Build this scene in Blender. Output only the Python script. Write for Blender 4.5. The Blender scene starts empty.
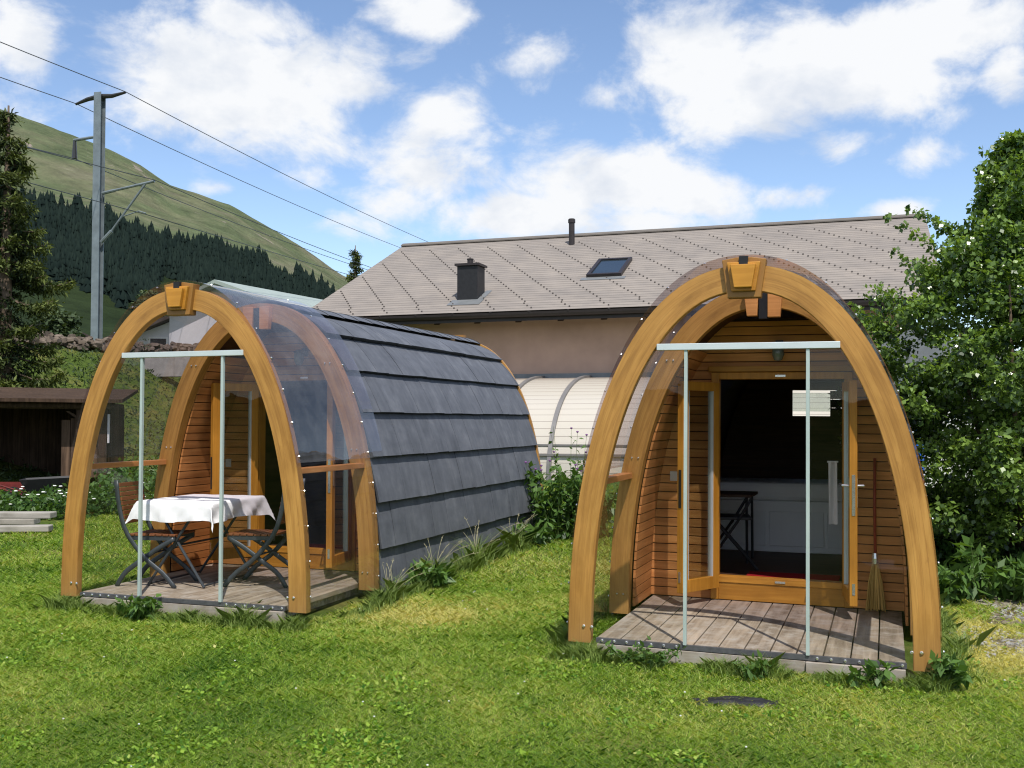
import bpy, bmesh, math, random
import numpy as np
from mathutils import Vector, Matrix, noise as mnoise
R = math.radians
random.seed(7); RNG = np.random.default_rng(11)
scene = bpy.context.scene
COL = scene.collection
HC = 1.57

# ------------------------------------------------------------------ materials
def new_mat(name):
    m = bpy.data.materials.new(name); m.use_nodes = True
    nt = m.node_tree; nt.nodes.clear()
    return m, nt
def nd(nt, t, **kw):
    n = nt.nodes.new(t)
    for k, v in kw.items():
        if k.startswith('i_'):
            key = k[2:]
            n.inputs[int(key) if key.isdigit() else key.replace('_', ' ')].default_value = v
        else: setattr(n, k, v)
    return n
def lk(nt, a, b): nt.links.new(a, b)
def c4(c, k=1.0): return (c[0]*k, c[1]*k, c[2]*k, 1)
def out_bsdf(nt, rough=.6, spec=.3, metal=0):
    o = nd(nt, 'ShaderNodeOutputMaterial'); b = nd(nt, 'ShaderNodeBsdfPrincipled')
    b.inputs['Roughness'].default_value = rough; b.inputs['Metallic'].default_value = metal
    b.inputs['Specular IOR Level'].default_value = spec
    lk(nt, b.outputs[0], o.inputs[0]); return b
def ramp(nt, fac, stops):
    r = nd(nt, 'ShaderNodeValToRGB'); lk(nt, fac, r.inputs[0])
    e = r.color_ramp.elements
    while len(e) < len(stops): e.new(.5)
    for x, (p, c) in zip(e, stops): x.position = p; x.color = c4(c)
    return r
def coords(nt, kind='Object', scale=(1,1,1)):
    t = nd(nt, 'ShaderNodeTexCoord'); m = nd(nt, 'ShaderNodeMapping'); m.inputs['Scale'].default_value = scale
    lk(nt, t.outputs[kind], m.inputs[0]); return m.outputs[0]
def noise_tex(nt, vec, scale, detail=5, rough=.55, dist=0):
    n = nd(nt, 'ShaderNodeTexNoise'); n.inputs['Scale'].default_value = scale; n.inputs['Detail'].default_value = detail
    n.inputs['Roughness'].default_value = rough; n.inputs['Distortion'].default_value = dist
    lk(nt, vec, n.inputs['Vector']); return n
def bump(nt, h, b, s=.3, d=.01):
    n = nd(nt, 'ShaderNodeBump'); n.inputs['Strength'].default_value = s; n.inputs['Distance'].default_value = d
    lk(nt, h, n.inputs['Height']); lk(nt, n.outputs[0], b.inputs['Normal'])
def mix(nt, f, a, b, mode='MIX'):
    m = nd(nt, 'ShaderNodeMix', data_type='RGBA', blend_type=mode)
    for s, v in ((m.inputs[0], f), (m.inputs[6], a), (m.inputs[7], b)):
        if hasattr(v, 'is_output'): lk(nt, v, s)
        elif isinstance(v, tuple): s.default_value = c4(v)
        else: s.default_value = v
    return m.outputs[2]
def simple(name, col, rough=.6, metal=0, spec=.4, var=.2, scale=8, bmp=.15):
    m, nt = new_mat(name); b = out_bsdf(nt, rough, spec, metal)
    v = coords(nt); n = noise_tex(nt, v, scale, 6)
    r = ramp(nt, n.outputs[0], [(.3, tuple(x*(1-var) for x in col)), (.7, tuple(min(1, x*(1+var)) for x in col))])
    lk(nt, r.outputs[0], b.inputs['Base Color'])
    if bmp: bump(nt, n.outputs[0], b, bmp, .005)
    return m
def wood(name, col, dark, axis='X', scale=1.0, rough=.5, spec=.35, pieces=True, weather=None, kind='Object'):
    m, nt = new_mat(name); b = out_bsdf(nt, rough, spec)
    s = {'X': (1.2, 22, 22), 'Y': (22, 1.2, 22), 'Z': (22, 22, 1.2)}[axis]
    s = tuple(x*scale for x in s)
    v = coords(nt, kind, s)
    n = noise_tex(nt, v, 1.0, 6, .6, .6)
    r = ramp(nt, n.outputs[0], [(.28, dark), (.5, tuple((a+c)/2 for a, c in zip(col, dark))), (.68, col)])
    v2 = coords(nt, kind, (1,1,1)); n2 = noise_tex(nt, v2, 2.3, 4)
    r2 = ramp(nt, n2.outputs[0], [(.3, (.72,.70,.66)), (.7, (1.1,1.08,1.05))])
    c = mix(nt, 1.0, r.outputs[0], r2.outputs[0], 'MULTIPLY')
    at = nd(nt, 'ShaderNodeAttribute', attribute_name='tint')       # per-board tone stored on the mesh
    c = mix(nt, 1.0, c, at.outputs['Color'], 'MULTIPLY')
    if weather:
        n3 = noise_tex(nt, v2, 9, 6, .65); r3 = ramp(nt, n3.outputs[0], [(.45, (0,0,0)), (.7, (1,1,1))])
        c = mix(nt, r3.outputs[0], c, weather)
    lk(nt, c, b.inputs['Base Color'])
    bump(nt, n.outputs[0], b, .25, .004)
    return m
def arch_wood():
    m, nt = new_mat('arch_larch'); b = out_bsdf(nt, .42, .4)
    v = coords(nt, 'UV', (1.6, 26, 1))
    n = noise_tex(nt, v, 1.0, 7, .62, .9)
    r = ramp(nt, n.outputs[0], [(.25, (.29,.140,.032)), (.5, (.43,.215,.050)), (.72, (.53,.285,.072))])
    v2 = coords(nt, 'UV', (1.1, 3, 1)); n2 = noise_tex(nt, v2, 2.0, 5, .6, .4)
    r2 = ramp(nt, n2.outputs[0], [(.3, (.74,.70,.62)), (.55, (1,1,1)), (.75, (1.12,1.1,1.12))])
    c = mix(nt, 1.0, r.outputs[0], r2.outputs[0], 'MULTIPLY')
    uv = nd(nt, 'ShaderNodeTexCoord'); sx = nd(nt, 'ShaderNodeSeparateXYZ'); lk(nt, uv.outputs['UV'], sx.inputs[0])
    q = nd(nt, 'ShaderNodeMath', operation='MULTIPLY'); lk(nt, sx.outputs[1], q.inputs[0]); q.inputs[1].default_value = 26.0      # lamella glue lines
    fr = nd(nt, 'ShaderNodeMath', operation='FRACT'); lk(nt, q.outputs[0], fr.inputs[0])
    gl = nd(nt, 'ShaderNodeMath', operation='LESS_THAN'); lk(nt, fr.outputs[0], gl.inputs[0]); gl.inputs[1].default_value = .05
    gm = nd(nt, 'ShaderNodeMath', operation='MULTIPLY'); lk(nt, gl.outputs[0], gm.inputs[0]); gm.inputs[1].default_value = .45
    c = mix(nt, gm.outputs[0], c, (.20,.09,.02))
    vk = noise_tex(nt, coords(nt, 'UV', (5, 14, 1)), 1.0, 4, .6); rk = ramp(nt, vk.outputs[0], [(.66, (0,0,0)), (.74, (.5,.5,.5))])
    c = mix(nt, rk.outputs[0], c, (.24,.11,.03))
    tz = nd(nt, 'ShaderNodeSeparateXYZ'); lk(nt, uv.outputs['Object'], tz.inputs[0])      # damp, dirty feet
    mr = nd(nt, 'ShaderNodeMapRange'); lk(nt, tz.outputs[2], mr.inputs[0]); mr.inputs[1].default_value = .32; mr.inputs[2].default_value = 0; mr.inputs[3].default_value = 0; mr.inputs[4].default_value = .75
    dm = nd(nt, 'ShaderNodeMath', operation='MULTIPLY'); lk(nt, mr.outputs[0], dm.inputs[0]); lk(nt, n2.outputs[0], dm.inputs[1])
    c = mix(nt, dm.outputs[0], c, (.17,.11,.055))
    lk(nt, c, b.inputs['Base Color']); bump(nt, n.outputs[0], b, .15, .003)
    return m
def glass(name, tint, refl=.9, rough=.01, ior=1.45, base=.0, dirt=0.0):
    m, nt = new_mat(name); o = nd(nt, 'ShaderNodeOutputMaterial')
    t = nd(nt, 'ShaderNodeBsdfTransparent'); t.inputs[0].default_value = c4(tint)
    g = nd(nt, 'ShaderNodeBsdfGlossy'); g.inputs['Color'].default_value = (refl,)*3+(1,); g.inputs['Roughness'].default_value = rough
    lw = nd(nt, 'ShaderNodeLayerWeight'); lw.inputs[0].default_value = .5
    fr = nd(nt, 'ShaderNodeMath', operation='POWER'); lk(nt, lw.outputs['Facing'], fr.inputs[0]); fr.inputs[1].default_value = 4.2
    v = coords(nt); n = noise_tex(nt, v, 1.7, 3); bp = nd(nt, 'ShaderNodeBump'); bp.inputs['Strength'].default_value = .05; bp.inputs['Distance'].default_value = .05
    lk(nt, n.outputs[0], bp.inputs['Height']); lk(nt, bp.outputs[0], g.inputs['Normal'])
    ad = nd(nt, 'ShaderNodeMath', operation='MULTIPLY_ADD'); lk(nt, fr.outputs[0], ad.inputs[0]); ad.inputs[1].default_value = .65; ad.inputs[2].default_value = base+.045
    ad.use_clamp = True
    mx = nd(nt, 'ShaderNodeMixShader'); lk(nt, ad.outputs[0], mx.inputs[0]); lk(nt, t.outputs[0], mx.inputs[1]); lk(nt, g.outputs[0], mx.inputs[2])
    last = mx
    if dirt:
        d = nd(nt, 'ShaderNodeBsdfDiffuse'); d.inputs[0].default_value = (.62,.63,.66,1)
        n2 = noise_tex(nt, v, 3.0, 7, .7); r2 = ramp(nt, n2.outputs[0], [(.35, (dirt*.4,)*3), (.75, (dirt*1.6,)*3)])
        m2 = nd(nt, 'ShaderNodeMixShader'); lk(nt, r2.outputs[0], m2.inputs[0]); lk(nt, mx.outputs[0], m2.inputs[1]); lk(nt, d.outputs[0], m2.inputs[2]); last = m2
    lk(nt, last.outputs[0], o.inputs[0]); return m
def leaf_mat(name, dark, light, trans=.35, rough=.4, spec=.5, mid=None):
    m, nt = new_mat(name); o = nd(nt, 'ShaderNodeOutputMaterial')
    at = nd(nt, 'ShaderNodeAttribute', attribute_name='tint')
    sep = nd(nt, 'ShaderNodeSeparateColor'); lk(nt, at.outputs['Color'], sep.inputs[0])
    r = ramp(nt, sep.outputs[0], [(0, dark), (1, light)] if mid is None else [(0, dark), (.52, mid), (1, light)])
    b = nd(nt, 'ShaderNodeBsdfPrincipled'); b.inputs['Roughness'].default_value = rough; b.inputs['Specular IOR Level'].default_value = spec
    lk(nt, r.outputs[0], b.inputs['Base Color'])
    tr = nd(nt, 'ShaderNodeBsdfTranslucent'); c = mix(nt, 1.0, r.outputs[0], (1.5,1.45,.55), 'MULTIPLY'); lk(nt, c, tr.inputs[0])
    mx = nd(nt, 'ShaderNodeMixShader'); mx.inputs[0].default_value = trans
    lk(nt, b.outputs[0], mx.inputs[1]); lk(nt, tr.outputs[0], mx.inputs[2]); lk(nt, mx.outputs[0], o.inputs[0]); return m

M = {}
M['arch'] = arch_wood()
M['clad'] = wood('larch_cladding', (.82,.39,.13), (.56,.23,.065), 'X')
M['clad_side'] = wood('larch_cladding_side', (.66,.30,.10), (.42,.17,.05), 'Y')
M['gold'] = wood('golden_door_frame', (.62,.30,.042), (.42,.18,.02), 'Z', rough=.4)
M['gold_x'] = wood('golden_door_rail', (.60,.29,.042), (.42,.18,.02), 'X', rough=.4)
M['deck'] = wood('weathered_deck', (.35,.288,.222), (.17,.133,.098), 'Y', weather=(.335,.297,.25), rough=.8, spec=.15)
M['fascia'] = wood('weathered_fascia', (.37,.33,.28), (.20,.17,.14), 'X', weather=(.36,.33,.30), rough=.85, spec=.1)
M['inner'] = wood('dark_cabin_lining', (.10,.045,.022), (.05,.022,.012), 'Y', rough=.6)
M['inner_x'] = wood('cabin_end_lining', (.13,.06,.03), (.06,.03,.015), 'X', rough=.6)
M['seatwood'] = wood('red_brown_slats', (.26,.095,.035), (.13,.045,.018), 'Y', rough=.55)
M['shedwood'] = wood('old_dark_planks', (.10,.065,.045), (.03,.02,.015), 'Z', rough=.9, spec=.1)
M['greyplank'] = wood('silver_grey_planks', (.42,.40,.37), (.2,.19,.17), 'X', rough=.9, spec=.1)
M['alu'] = simple('pale_aluminium', (.62,.68,.68), .35, .3, .5, .05, 4, 0)
M['alu_green'] = simple('glass_edge_profile', (.42,.50,.47), .35, .1, .5, .1, 3, 0)
M['steel'] = simple('steel_bolt', (.75,.75,.75), .25, .9, .5, .05, 5, 0)
M['darksteel'] = simple('anthracite_steel', (.045,.052,.058), .45, .2, .5, .2, 12, .05)
M['black'] = simple('black_metal', (.02,.02,.022), .5, .2, .4, .2, 12, .05)
M['track'] = simple('dark_track', (.10,.10,.105), .5, .3, .4, .2, 30, 0)
M['poly'] = glass('tinted_roof_sheet', (.74,.685,.73), .9, .015, 1.45, .025, .085)
M['polyside'] = glass('clear_side_sheet', (.90,.89,.89), .9, .01, 1.40, .0, .012)
M['glass'] = glass('clear_front_glass', (.965,.975,.97), .9, .005, 1.38, -.015, .0)
M['winglass'] = glass('window_glass', (.80,.84,.82), .9, .005, 1.45, .03)
M['white'] = simple('white_paint', (.74,.73,.70), .6, 0, .3, .04, 3, .03)
M['bedwhite'] = simple('off_white_drawers', (.88,.86,.83), .5, 0, .3, .04, 3, .03)
M['cloth'] = simple('white_cotton', (.80,.79,.80), .85, 0, .1, .02, 6, .12)
M['red'] = simple('red_mat', (.30,.015,.02), .95, 0, .1, .2, 60, .3)
M['dullred'] = simple('faded_red_paint', (.13,.018,.015), .6, 0, .3, .3, 9, .05)
M['bristle'] = wood('straw_bristles', (.80,.56,.20), (.55,.36,.11), 'Z', scale=2.5, rough=.9, spec=.1)
M['brown_red'] = simple('red_brown_stick', (.34,.04,.025), .5, 0, .4, .15, 20, .05)
M['blue'] = simple('blue_plastic', (.02,.13,.62), .4, 0, .5, .15, 6, .1)
M['lampglass'] = simple('grey_green_lamp_glass', (.16,.20,.18), .15, 0, .8, .1, 5, 0)

def slate_mat():
    m, nt = new_mat('grey_slate'); b = out_bsdf(nt, .62, .35)
    v = coords(nt); n = noise_tex(nt, v, 5, 8, .65); n2 = noise_tex(nt, coords(nt, 'Object', (1,14,2)), 1.2, 5)
    r = ramp(nt, n.outputs[0], [(.3, (.080,.086,.101)), (.55, (.112,.119,.137)), (.8, (.165,.172,.19))])
    r2 = ramp(nt, n2.outputs[0], [(.3, (.86,.86,.86)), (.7, (1.10,1.10,1.10))])
    at = nd(nt, 'ShaderNodeAttribute', attribute_name='tint')
    c = mix(nt, 1.0, r.outputs[0], r2.outputs[0], 'MULTIPLY'); c = mix(nt, 1.0, c, at.outputs['Color'], 'MULTIPLY')
    lk(nt, c, b.inputs['Base Color']); bump(nt, n.outputs[0], b, .35, .006); return m
M['slate'] = slate_mat()
M['under'] = simple('black_underlay', (.012,.012,.014), .9, 0, .1, .2, 10, 0)

def roof_mat():
    m, nt = new_mat('fibre_cement_shingles'); b = out_bsdf(nt, .8, .2)
    t = nd(nt, 'ShaderNodeTexCoord')
    br = nd(nt, 'ShaderNodeTexBrick'); br.inputs['Scale'].default_value = 1.0
    br.inputs['Brick Width'].default_value = 40; br.inputs['Row Height'].default_value = .192
    br.inputs['Mortar Size'].default_value = .014; br.inputs['Mortar Smooth'].default_value = .2
    br.inputs['Color1'].default_value = (.268,.238,.212,1); br.inputs['Color2'].default_value = (.238,.212,.190,1); br.inputs['Mortar'].default_value = (.15,.135,.12,1)
    lk(nt, t.outputs['UV'], br.inputs['Vector'])
    n = noise_tex(nt, t.outputs['Object'], 1.3, 7, .6); r = ramp(nt, n.outputs[0], [(.3, (.84,.84,.85)), (.7, (1.1,1.08,1.05))])
    c = mix(nt, 1.0, br.outputs[0], r.outputs[0], 'MULTIPLY'); lk(nt, c, b.inputs['Base Color'])
    inv = nd(nt, 'ShaderNodeMath', operation='SUBTRACT'); inv.inputs[0].default_value = 1; lk(nt, br.outputs['Fac'], inv.inputs[1])
    bump(nt, inv.outputs[0], b, .8, .02); return m
M['roof'] = roof_mat()
M['pink'] = simple('pink_render', (.54,.36,.275), .9, 0, .1, .10, 1.6, .2)
M['gutter'] = simple('dark_brown_gutter', (.035,.028,.028), .45, .2, .4, .15, 6, 0)
M['rafter'] = simple('dark_rafter_wood', (.05,.03,.022), .8, 0, .2, .2, 6, .1)
M['zinc'] = simple('zinc_flashing', (.20,.21,.215), .5, .3, .4, .15, 4, .05)
M['rib'] = simple('grey_rib', (.20,.19,.185), .5, .2, .4, .1, 4, 0)
def leanto_mat():
    m, nt = new_mat('cream_multiwall_sheet'); b = out_bsdf(nt, .25, .5)
    t = nd(nt, 'ShaderNodeTexCoord'); sp = nd(nt, 'ShaderNodeSeparateXYZ'); lk(nt, t.outputs['UV'], sp.inputs[0])
    mu = nd(nt, 'ShaderNodeMath', operation='MULTIPLY'); lk(nt, sp.outputs[1], mu.inputs[0]); mu.inputs[1].default_value = 5.2
    fr = nd(nt, 'ShaderNodeMath', operation='FRACT'); lk(nt, mu.outputs[0], fr.inputs[0])
    ls = nd(nt, 'ShaderNodeMath', operation='LESS_THAN'); lk(nt, fr.outputs[0], ls.inputs[0]); ls.inputs[1].default_value = .06
    c = mix(nt, ls.outputs[0], (.50,.46,.395), (.22,.19,.16))
    n = noise_tex(nt, t.outputs['Object'], 1.4, 6, .6)
    # brownish towards the top, broken up by noise
    gt = nd(nt, 'ShaderNodeMapRange'); lk(nt, sp.outputs[1], gt.inputs[0]); gt.inputs[1].default_value = 3.55; gt.inputs[2].default_value = 4.2
    na = nd(nt, 'ShaderNodeMath', operation='MULTIPLY'); lk(nt, gt.outputs[0], na.inputs[0]); r = ramp(nt, n.outputs[0], [(.35, (.5,.5,.5)), (.6, (1,1,1))]); lk(nt, r.outputs[0], na.inputs[1])
    c = mix(nt, na.outputs[0], c, (.22,.17,.13))
    lk(nt, c, b.inputs['Base Color']); return m
M['leanto'] = leanto_mat()
M['pole'] = simple('galvanised_mast', (.20,.235,.25), .5, .4, .4, .2, 3, .05)
M['insul'] = simple('dark_insulator', (.03,.03,.03), .3, 0, .5, .1, 9, 0)
M['guard'] = simple('dull_brown_snow_guard', (.075,.065,.06), .6, .1, .3, .15, 9, 0)
M['wire'] = simple('overhead_wire', (.10,.11,.12), .5, .5, .4, .1, 9, 0)
M['stone'] = simple('brown_rubble', (.14,.112,.088), .95, 0, .1, .45, 5, .6)
M['concrete'] = simple('grey_concrete', (.30,.29,.27), .9, 0, .15, .15, 6, .2)
M['housewhite'] = simple('white_house_wall', (.62,.62,.63), .9, 0, .1, .06, 1, .05)
M['brownroof'] = simple('dark_brown_roof', (.06,.048,.042), .8, 0, .2, .2, 2, .1)
M['greenroof'] = simple('pale_sheet_metal', (.33,.38,.34), .5, .1, .4, .08, 2, .02)
M['bark'] = simple('grey_brown_bark', (.12,.09,.065), .95, 0, .1, .35, 14, .6)
M['stem'] = simple('green_stem', (.10,.15,.045), .7, 0, .2, .25, 20, .1)
M['drystem'] = simple('straw_stem', (.36,.33,.20), .8, 0, .2, .2, 20, .05)
M['rubber'] = simple('black_plastic_sheet', (.015,.015,.018), .55, 0, .4, .3, 12, .6)
M['grass'] = leaf_mat('lawn_blades', (.050,.150,.016), (.66,.61,.24), .44, .55, .25, (.31,.46,.058))
M['tallgrass'] = leaf_mat('tall_grass_blades', (.05,.13,.02), (.36,.45,.12), .35, .5, .3)
M['weed'] = leaf_mat('weed_leaves', (.018,.055,.012), (.12,.22,.045), .3, .45, .4)
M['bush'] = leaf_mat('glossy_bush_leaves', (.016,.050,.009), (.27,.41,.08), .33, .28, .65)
M['needles'] = leaf_mat('conifer_needles', (.008,.020,.008), (.12,.15,.035), .15, .6, .2)
M['greytree'] = leaf_mat('grey_green_leaves', (.014,.03,.014), (.085,.12,.05), .2, .6, .2)
M['forest'] = leaf_mat('far_spruce', (.006,.012,.011), (.020,.032,.024), .0, .9, .05)  # slightly bluish: distance haze put into the base colour
M['flower'] = simple('white_petals', (.75,.75,.72), .8, 0, .1, .05, 4, 0)
M['thistle'] = simple('purple_thistle', (.22,.10,.26), .8, 0, .1, .1, 4, 0)
M['yellow'] = simple('yellow_petals', (.75,.50,.02), .8, 0, .1, .05, 4, 0)

# ------------------------------------------------------------------ mesh builder
class MB:
    def __init__(s): s.v=[]; s.f=[]; s.uv=[]; s.t=[]
    def add(s, verts, faces, tone=1.0, uvs=None):
        o = len(s.v); s.v += [tuple(p) for p in verts]
        for k, f in enumerate(faces):
            s.f.append(tuple(i+o for i in f)); s.t.append(tone)
            s.uv.append(uvs[k] if uvs else [(0,0)]*len(f))
    def box(s, x0, x1, y0, y1, z0, z1, tone=1.0, mat=None):
        v = [(x,y,z) for x in (x0,x1) for y in (y0,y1) for z in (z0,z1)]
        if mat: v = [mat @ Vector(p) for p in v]
        s.add(v, [(0,1,3,2),(4,6,7,5),(0,4,5,1),(2,3,7,6),(0,2,6,4),(1,5,7,3)], tone)
    def prism(s, poly, y0, y1, tone=1.0, mat=None):   # polygon in x,z extruded in y
        n = len(poly); v = [(x,y0,z) for x,z in poly]+[(x,y1,z) for x,z in poly]
        if mat: v = [mat @ Vector(p) for p in v]
        s.add(v, [tuple(range(n)), tuple(range(2*n-1, n-1, -1))]+[((i+1)%n, i, i+n, (i+1)%n+n) for i in range(n)], tone)
    def tube(s, pts, r, n=8, tone=1.0, caps=True, flat=None):
        pts = [Vector(p) for p in pts]; rs = r if isinstance(r, (list, tuple)) else [r]*len(pts)
        rings = []; up = Vector((0,0,1))
        for i, p in enumerate(pts):
            d = (pts[min(i+1, len(pts)-1)]-pts[max(i-1, 0)]).normalized()
            a = d.cross(up)
            if a.length < 1e-3: a = d.cross(Vector((0,1,0)))
            a.normalize(); b = d.cross(a)
            fa, fb = flat if flat else (1,1)
            rings.append([p+a*math.cos(2*math.pi*k/n)*rs[i]*fa+b*math.sin(2*math.pi*k/n)*rs[i]*fb for k in range(n)])
        v = [q for rg in rings for q in rg]; f = []
        for i in range(len(pts)-1):
            for k in range(n): f.append((i*n+k, i*n+(k+1)%n, (i+1)*n+(k+1)%n, (i+1)*n+k))
        if caps: f.append(tuple(range(n-1, -1, -1))); f.append(tuple((len(pts)-1)*n+k for k in range(n)))
        s.add(v, f, tone)
    def lathe(s, prof, c=(0,0,0), n=16, tone=1.0, axis='z'):
        v=[]; f=[]
        for r, z in prof:
            for k in range(n):
                a = 2*math.pi*k/n; p = (r*math.cos(a), r*math.sin(a), z)
                if axis == 'y': p = (p[0], z, p[1])
                if axis == 'x': p = (z, p[0], p[1])
                v.append((p[0]+c[0], p[1]+c[1], p[2]+c[2]))
        for i in range(len(prof)-1):
            for k in range(n): f.append((i*n+k, i*n+(k+1)%n, (i+1)*n+(k+1)%n, (i+1)*n+k))
        f.append(tuple(range(n-1, -1, -1))); f.append(tuple((len(prof)-1)*n+k for k in range(n)))
        s.add(v, f, tone)
    def grid(s, rows, tone=1.0, uvs=None):       # rows of points -> quads
        n = len(rows[0]); v = [p for r in rows for p in r]; f=[]; u=[]
        for i in range(len(rows)-1):
            for k in range(n-1):
                f.append((i*n+k, i*n+k+1, (i+1)*n+k+1, (i+1)*n+k))
                if uvs: u.append([uvs[i][k], uvs[i][k+1], uvs[i+1][k+1], uvs[i+1][k]])
        s.add(v, f, tone, u if uvs else None)
    def build(s, name, mat, parent=None, smooth=False, bevel=0, loc=None, rz=0, fix=True):
        me = bpy.data.meshes.new(name); me.from_pydata(s.v, [], s.f); me.update()
        uvl = me.uv_layers.new(name='UVMap')
        flat = [c for f in s.uv for p in f for c in p]
        if len(flat) == 2*len(me.loops): uvl.data.foreach_set('uv', flat)
        at = me.color_attributes.new('tint', 'FLOAT_COLOR', 'CORNER')
        cs = []
        for p, t in zip(me.polygons, s.t):
            c = t if isinstance(t, tuple) else (t,t,t); cs += list((c[0],c[1],c[2],1))*p.loop_total
        at.data.foreach_set('color', cs)
        if fix:
            bm = bmesh.new(); bm.from_mesh(me); bmesh.ops.recalc_face_normals(bm, faces=bm.faces); bm.to_mesh(me); bm.free()
        if smooth: me.polygons.foreach_set('use_smooth', [True]*len(me.polygons))
        me.materials.append(mat)
        o = bpy.data.objects.new(name, me); COL.objects.link(o)
        if parent: o.parent = parent
        if loc: o.location = loc
        if rz: o.rotation_euler = (0,0,rz)
        if bevel:
            b = o.modifiers.new('edge', 'BEVEL'); b.width = bevel; b.segments = 2; b.limit_method = 'ANGLE'; b.angle_limit = R(40)
        return o
def thing(name, label, cat, loc=(0,0,0), rz=0, group=None):
    o = bpy.data.objects.new(name, None); COL.objects.link(o); o.location = loc; o.rotation_euler = (0,0,rz)
    o.empty_display_size = .2
    return tag(o, label, cat, group)
def tag(o, label, cat, group=None, kind=None):
    if label: o['label'] = label
    if cat: o['category'] = cat
    if group: o['group'] = group
    if kind: o['kind'] = kind
    return o
def tn(a=.15): return 1+random.uniform(-a, a)

# many small faces at once: arrays of quads
def quads(name, V, F, T, mat, parent=None, smooth=False):
    me = bpy.data.meshes.new(name); nv = len(V); nf, k = F.shape
    me.vertices.add(nv); me.vertices.foreach_set('co', V.astype(np.float32).ravel())
    me.loops.add(nf*k); me.loops.foreach_set('vertex_index', F.astype(np.int32).ravel())
    me.polygons.add(nf); me.polygons.foreach_set('loop_start', np.arange(0, nf*k, k, dtype=np.int32))
    me.polygons.foreach_set('loop_total', np.full(nf, k, dtype=np.int32))
    me.update(calc_edges=True)
    at = me.color_attributes.new('tint', 'FLOAT_COLOR', 'POINT')
    C = np.ones((nv, 4), np.float32); C[:, :3] = np.clip(T, 0, 1)[:, None]; at.data.foreach_set('color', C.ravel())
    if smooth: me.polygons.foreach_set('use_smooth', [True]*nf)
    me.materials.append(mat); o = bpy.data.objects.new(name, me); COL.objects.link(o)
    if parent: o.parent = parent
    return o
def leaves(name, P, size, mat, tone, parent=None, up=.5, aspect=.7, out=None, jitter=.3):
    """one folded diamond leaf (two triangles as a bent quad) at every point"""
    n = len(P); d = RNG.normal(size=(n,3)); d[:,2] -= .25
    d /= np.linalg.norm(d, axis=1)[:,None]
    nn = RNG.normal(size=(n,3)); nn[:,2] += up*2
    if out is not None: nn += out*1.0
    s = np.cross(d, nn); s /= np.linalg.norm(s, axis=1)[:,None]+1e-9
    L = size*(1+RNG.uniform(-jitter, jitter, n))
    a = P; t = P+d*L[:,None]; m = P+d*(L*.45)[:,None]
    nrm = np.cross(s, d)
    l = m+s*(L*aspect*.5)[:,None]+nrm*(L*.08)[:,None]; r = m-s*(L*aspect*.5)[:,None]+nrm*(L*.08)[:,None]
    V = np.stack([a, r, t, l], 1).reshape(-1,3); F = np.arange(n*4).reshape(n,4)
    return quads(name, V, F, np.repeat(tone, 4), mat, parent)

# ------------------------------------------------------------------ terrain
RD = (.245,.9696); RN = (.9696,-.245); MAST = (-13.45, 33.6)     # railway direction and its near-side normal
CREST = [(-60,.22),(-50,.37),(-41.57, 0.3498), (-34.68, 0.3301), (-26.43, 0.3036), (-25.53, 0.2977), (-23.68, 0.283), (-21.78, 0.2684), (-19.83, 0.2498), (-18.33, 0.2303), (-16.81, 0.2205), (-15.27, 0.2098), (-13.7, 0.1913), (-11.58, 0.1689), (-9.43, 0.1427), (-7.26, 0.1253), (-3.42, 0.1059), (4.85, 0.0818), (15.51, 0.0721), (26.25, 0.0673), (40.54, 0.0673),(60,.06)]
def crest(az):
    a = math.degrees(az)
    if a <= CREST[0][0] or a >= CREST[-1][0]: return .05
    for (a0,e0),(a1,e1) in zip(CREST, CREST[1:]):
        if a0 <= a <= a1: return e0+(e1-e0)*(a-a0)/(a1-a0)
def fbm(x, y, s, o=5): return mnoise.fractal(Vector((x/s, y/s, 3.7)), 1.0, 2.0, o)
def gz(x, y):
    r = math.hypot(x, y)
    s = (x-MAST[0])*RN[0]+(y-MAST[1])*RN[1]
    k = min(1, max(0, (9.4-s)/7.7)); k = k*k*(1.6-.6*k)
    near = -.18+.024*min(40,max(-10,y))+.03*mnoise.noise(Vector((x*.35, y*.35, 0)))
    if x < -8 or y < 3: pass
    bank = 3.3*k*min(1, max(0, (y+12)/8))
    # the flat of the valley floor beyond is reached from the bank level
    z = near+bank
    if r > 60:
        w = min(1, (r-60)/20); z = z*(1-w)+3.9*w
    if r > 75 and y > 0:
        az = math.atan2(x, y); Y = r*math.cos(az); e = crest(az)
        zc = 1.57+900*math.cos(az)*e
        if r <= 900: q = ((r-75)/825)**1.6
        else: q = 1-(r-900)/1700*.9
        z = 3.9+(zc-3.9)*q
        z += fbm(x, y, 160, 6)*min(1,(r-75)/300)*7*max(0,min(1,(1000-r)/150)) * (.3+.7*min(1,max(0,(e-.05)/.15)))
        z += fbm(x, y, 30, 4)*min(1,(r-75)/400)*1.3*max(0,min(1,(880-r)/80))
        fade = min(1, max(0, (R(75)-abs(az))/R(15))); z = 3.9+(z-3.9)*fade
    return z
def polar(name, radii, az, mat):
    V = np.array([(r*math.sin(a), r*math.cos(a), gz(r*math.sin(a), r*math.cos(a))) for r in radii for a in az])
    n = len(az); F = np.array([(i*n+k, i*n+k+1, (i+1)*n+k+1, (i+1)*n+k) for i in range(len(radii)-1) for k in range(n-1)])
    o = quads(name, V, F[:, ::-1], np.ones(len(V)), mat, smooth=True)
    return tag(o, None, None, None, 'structure')
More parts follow.
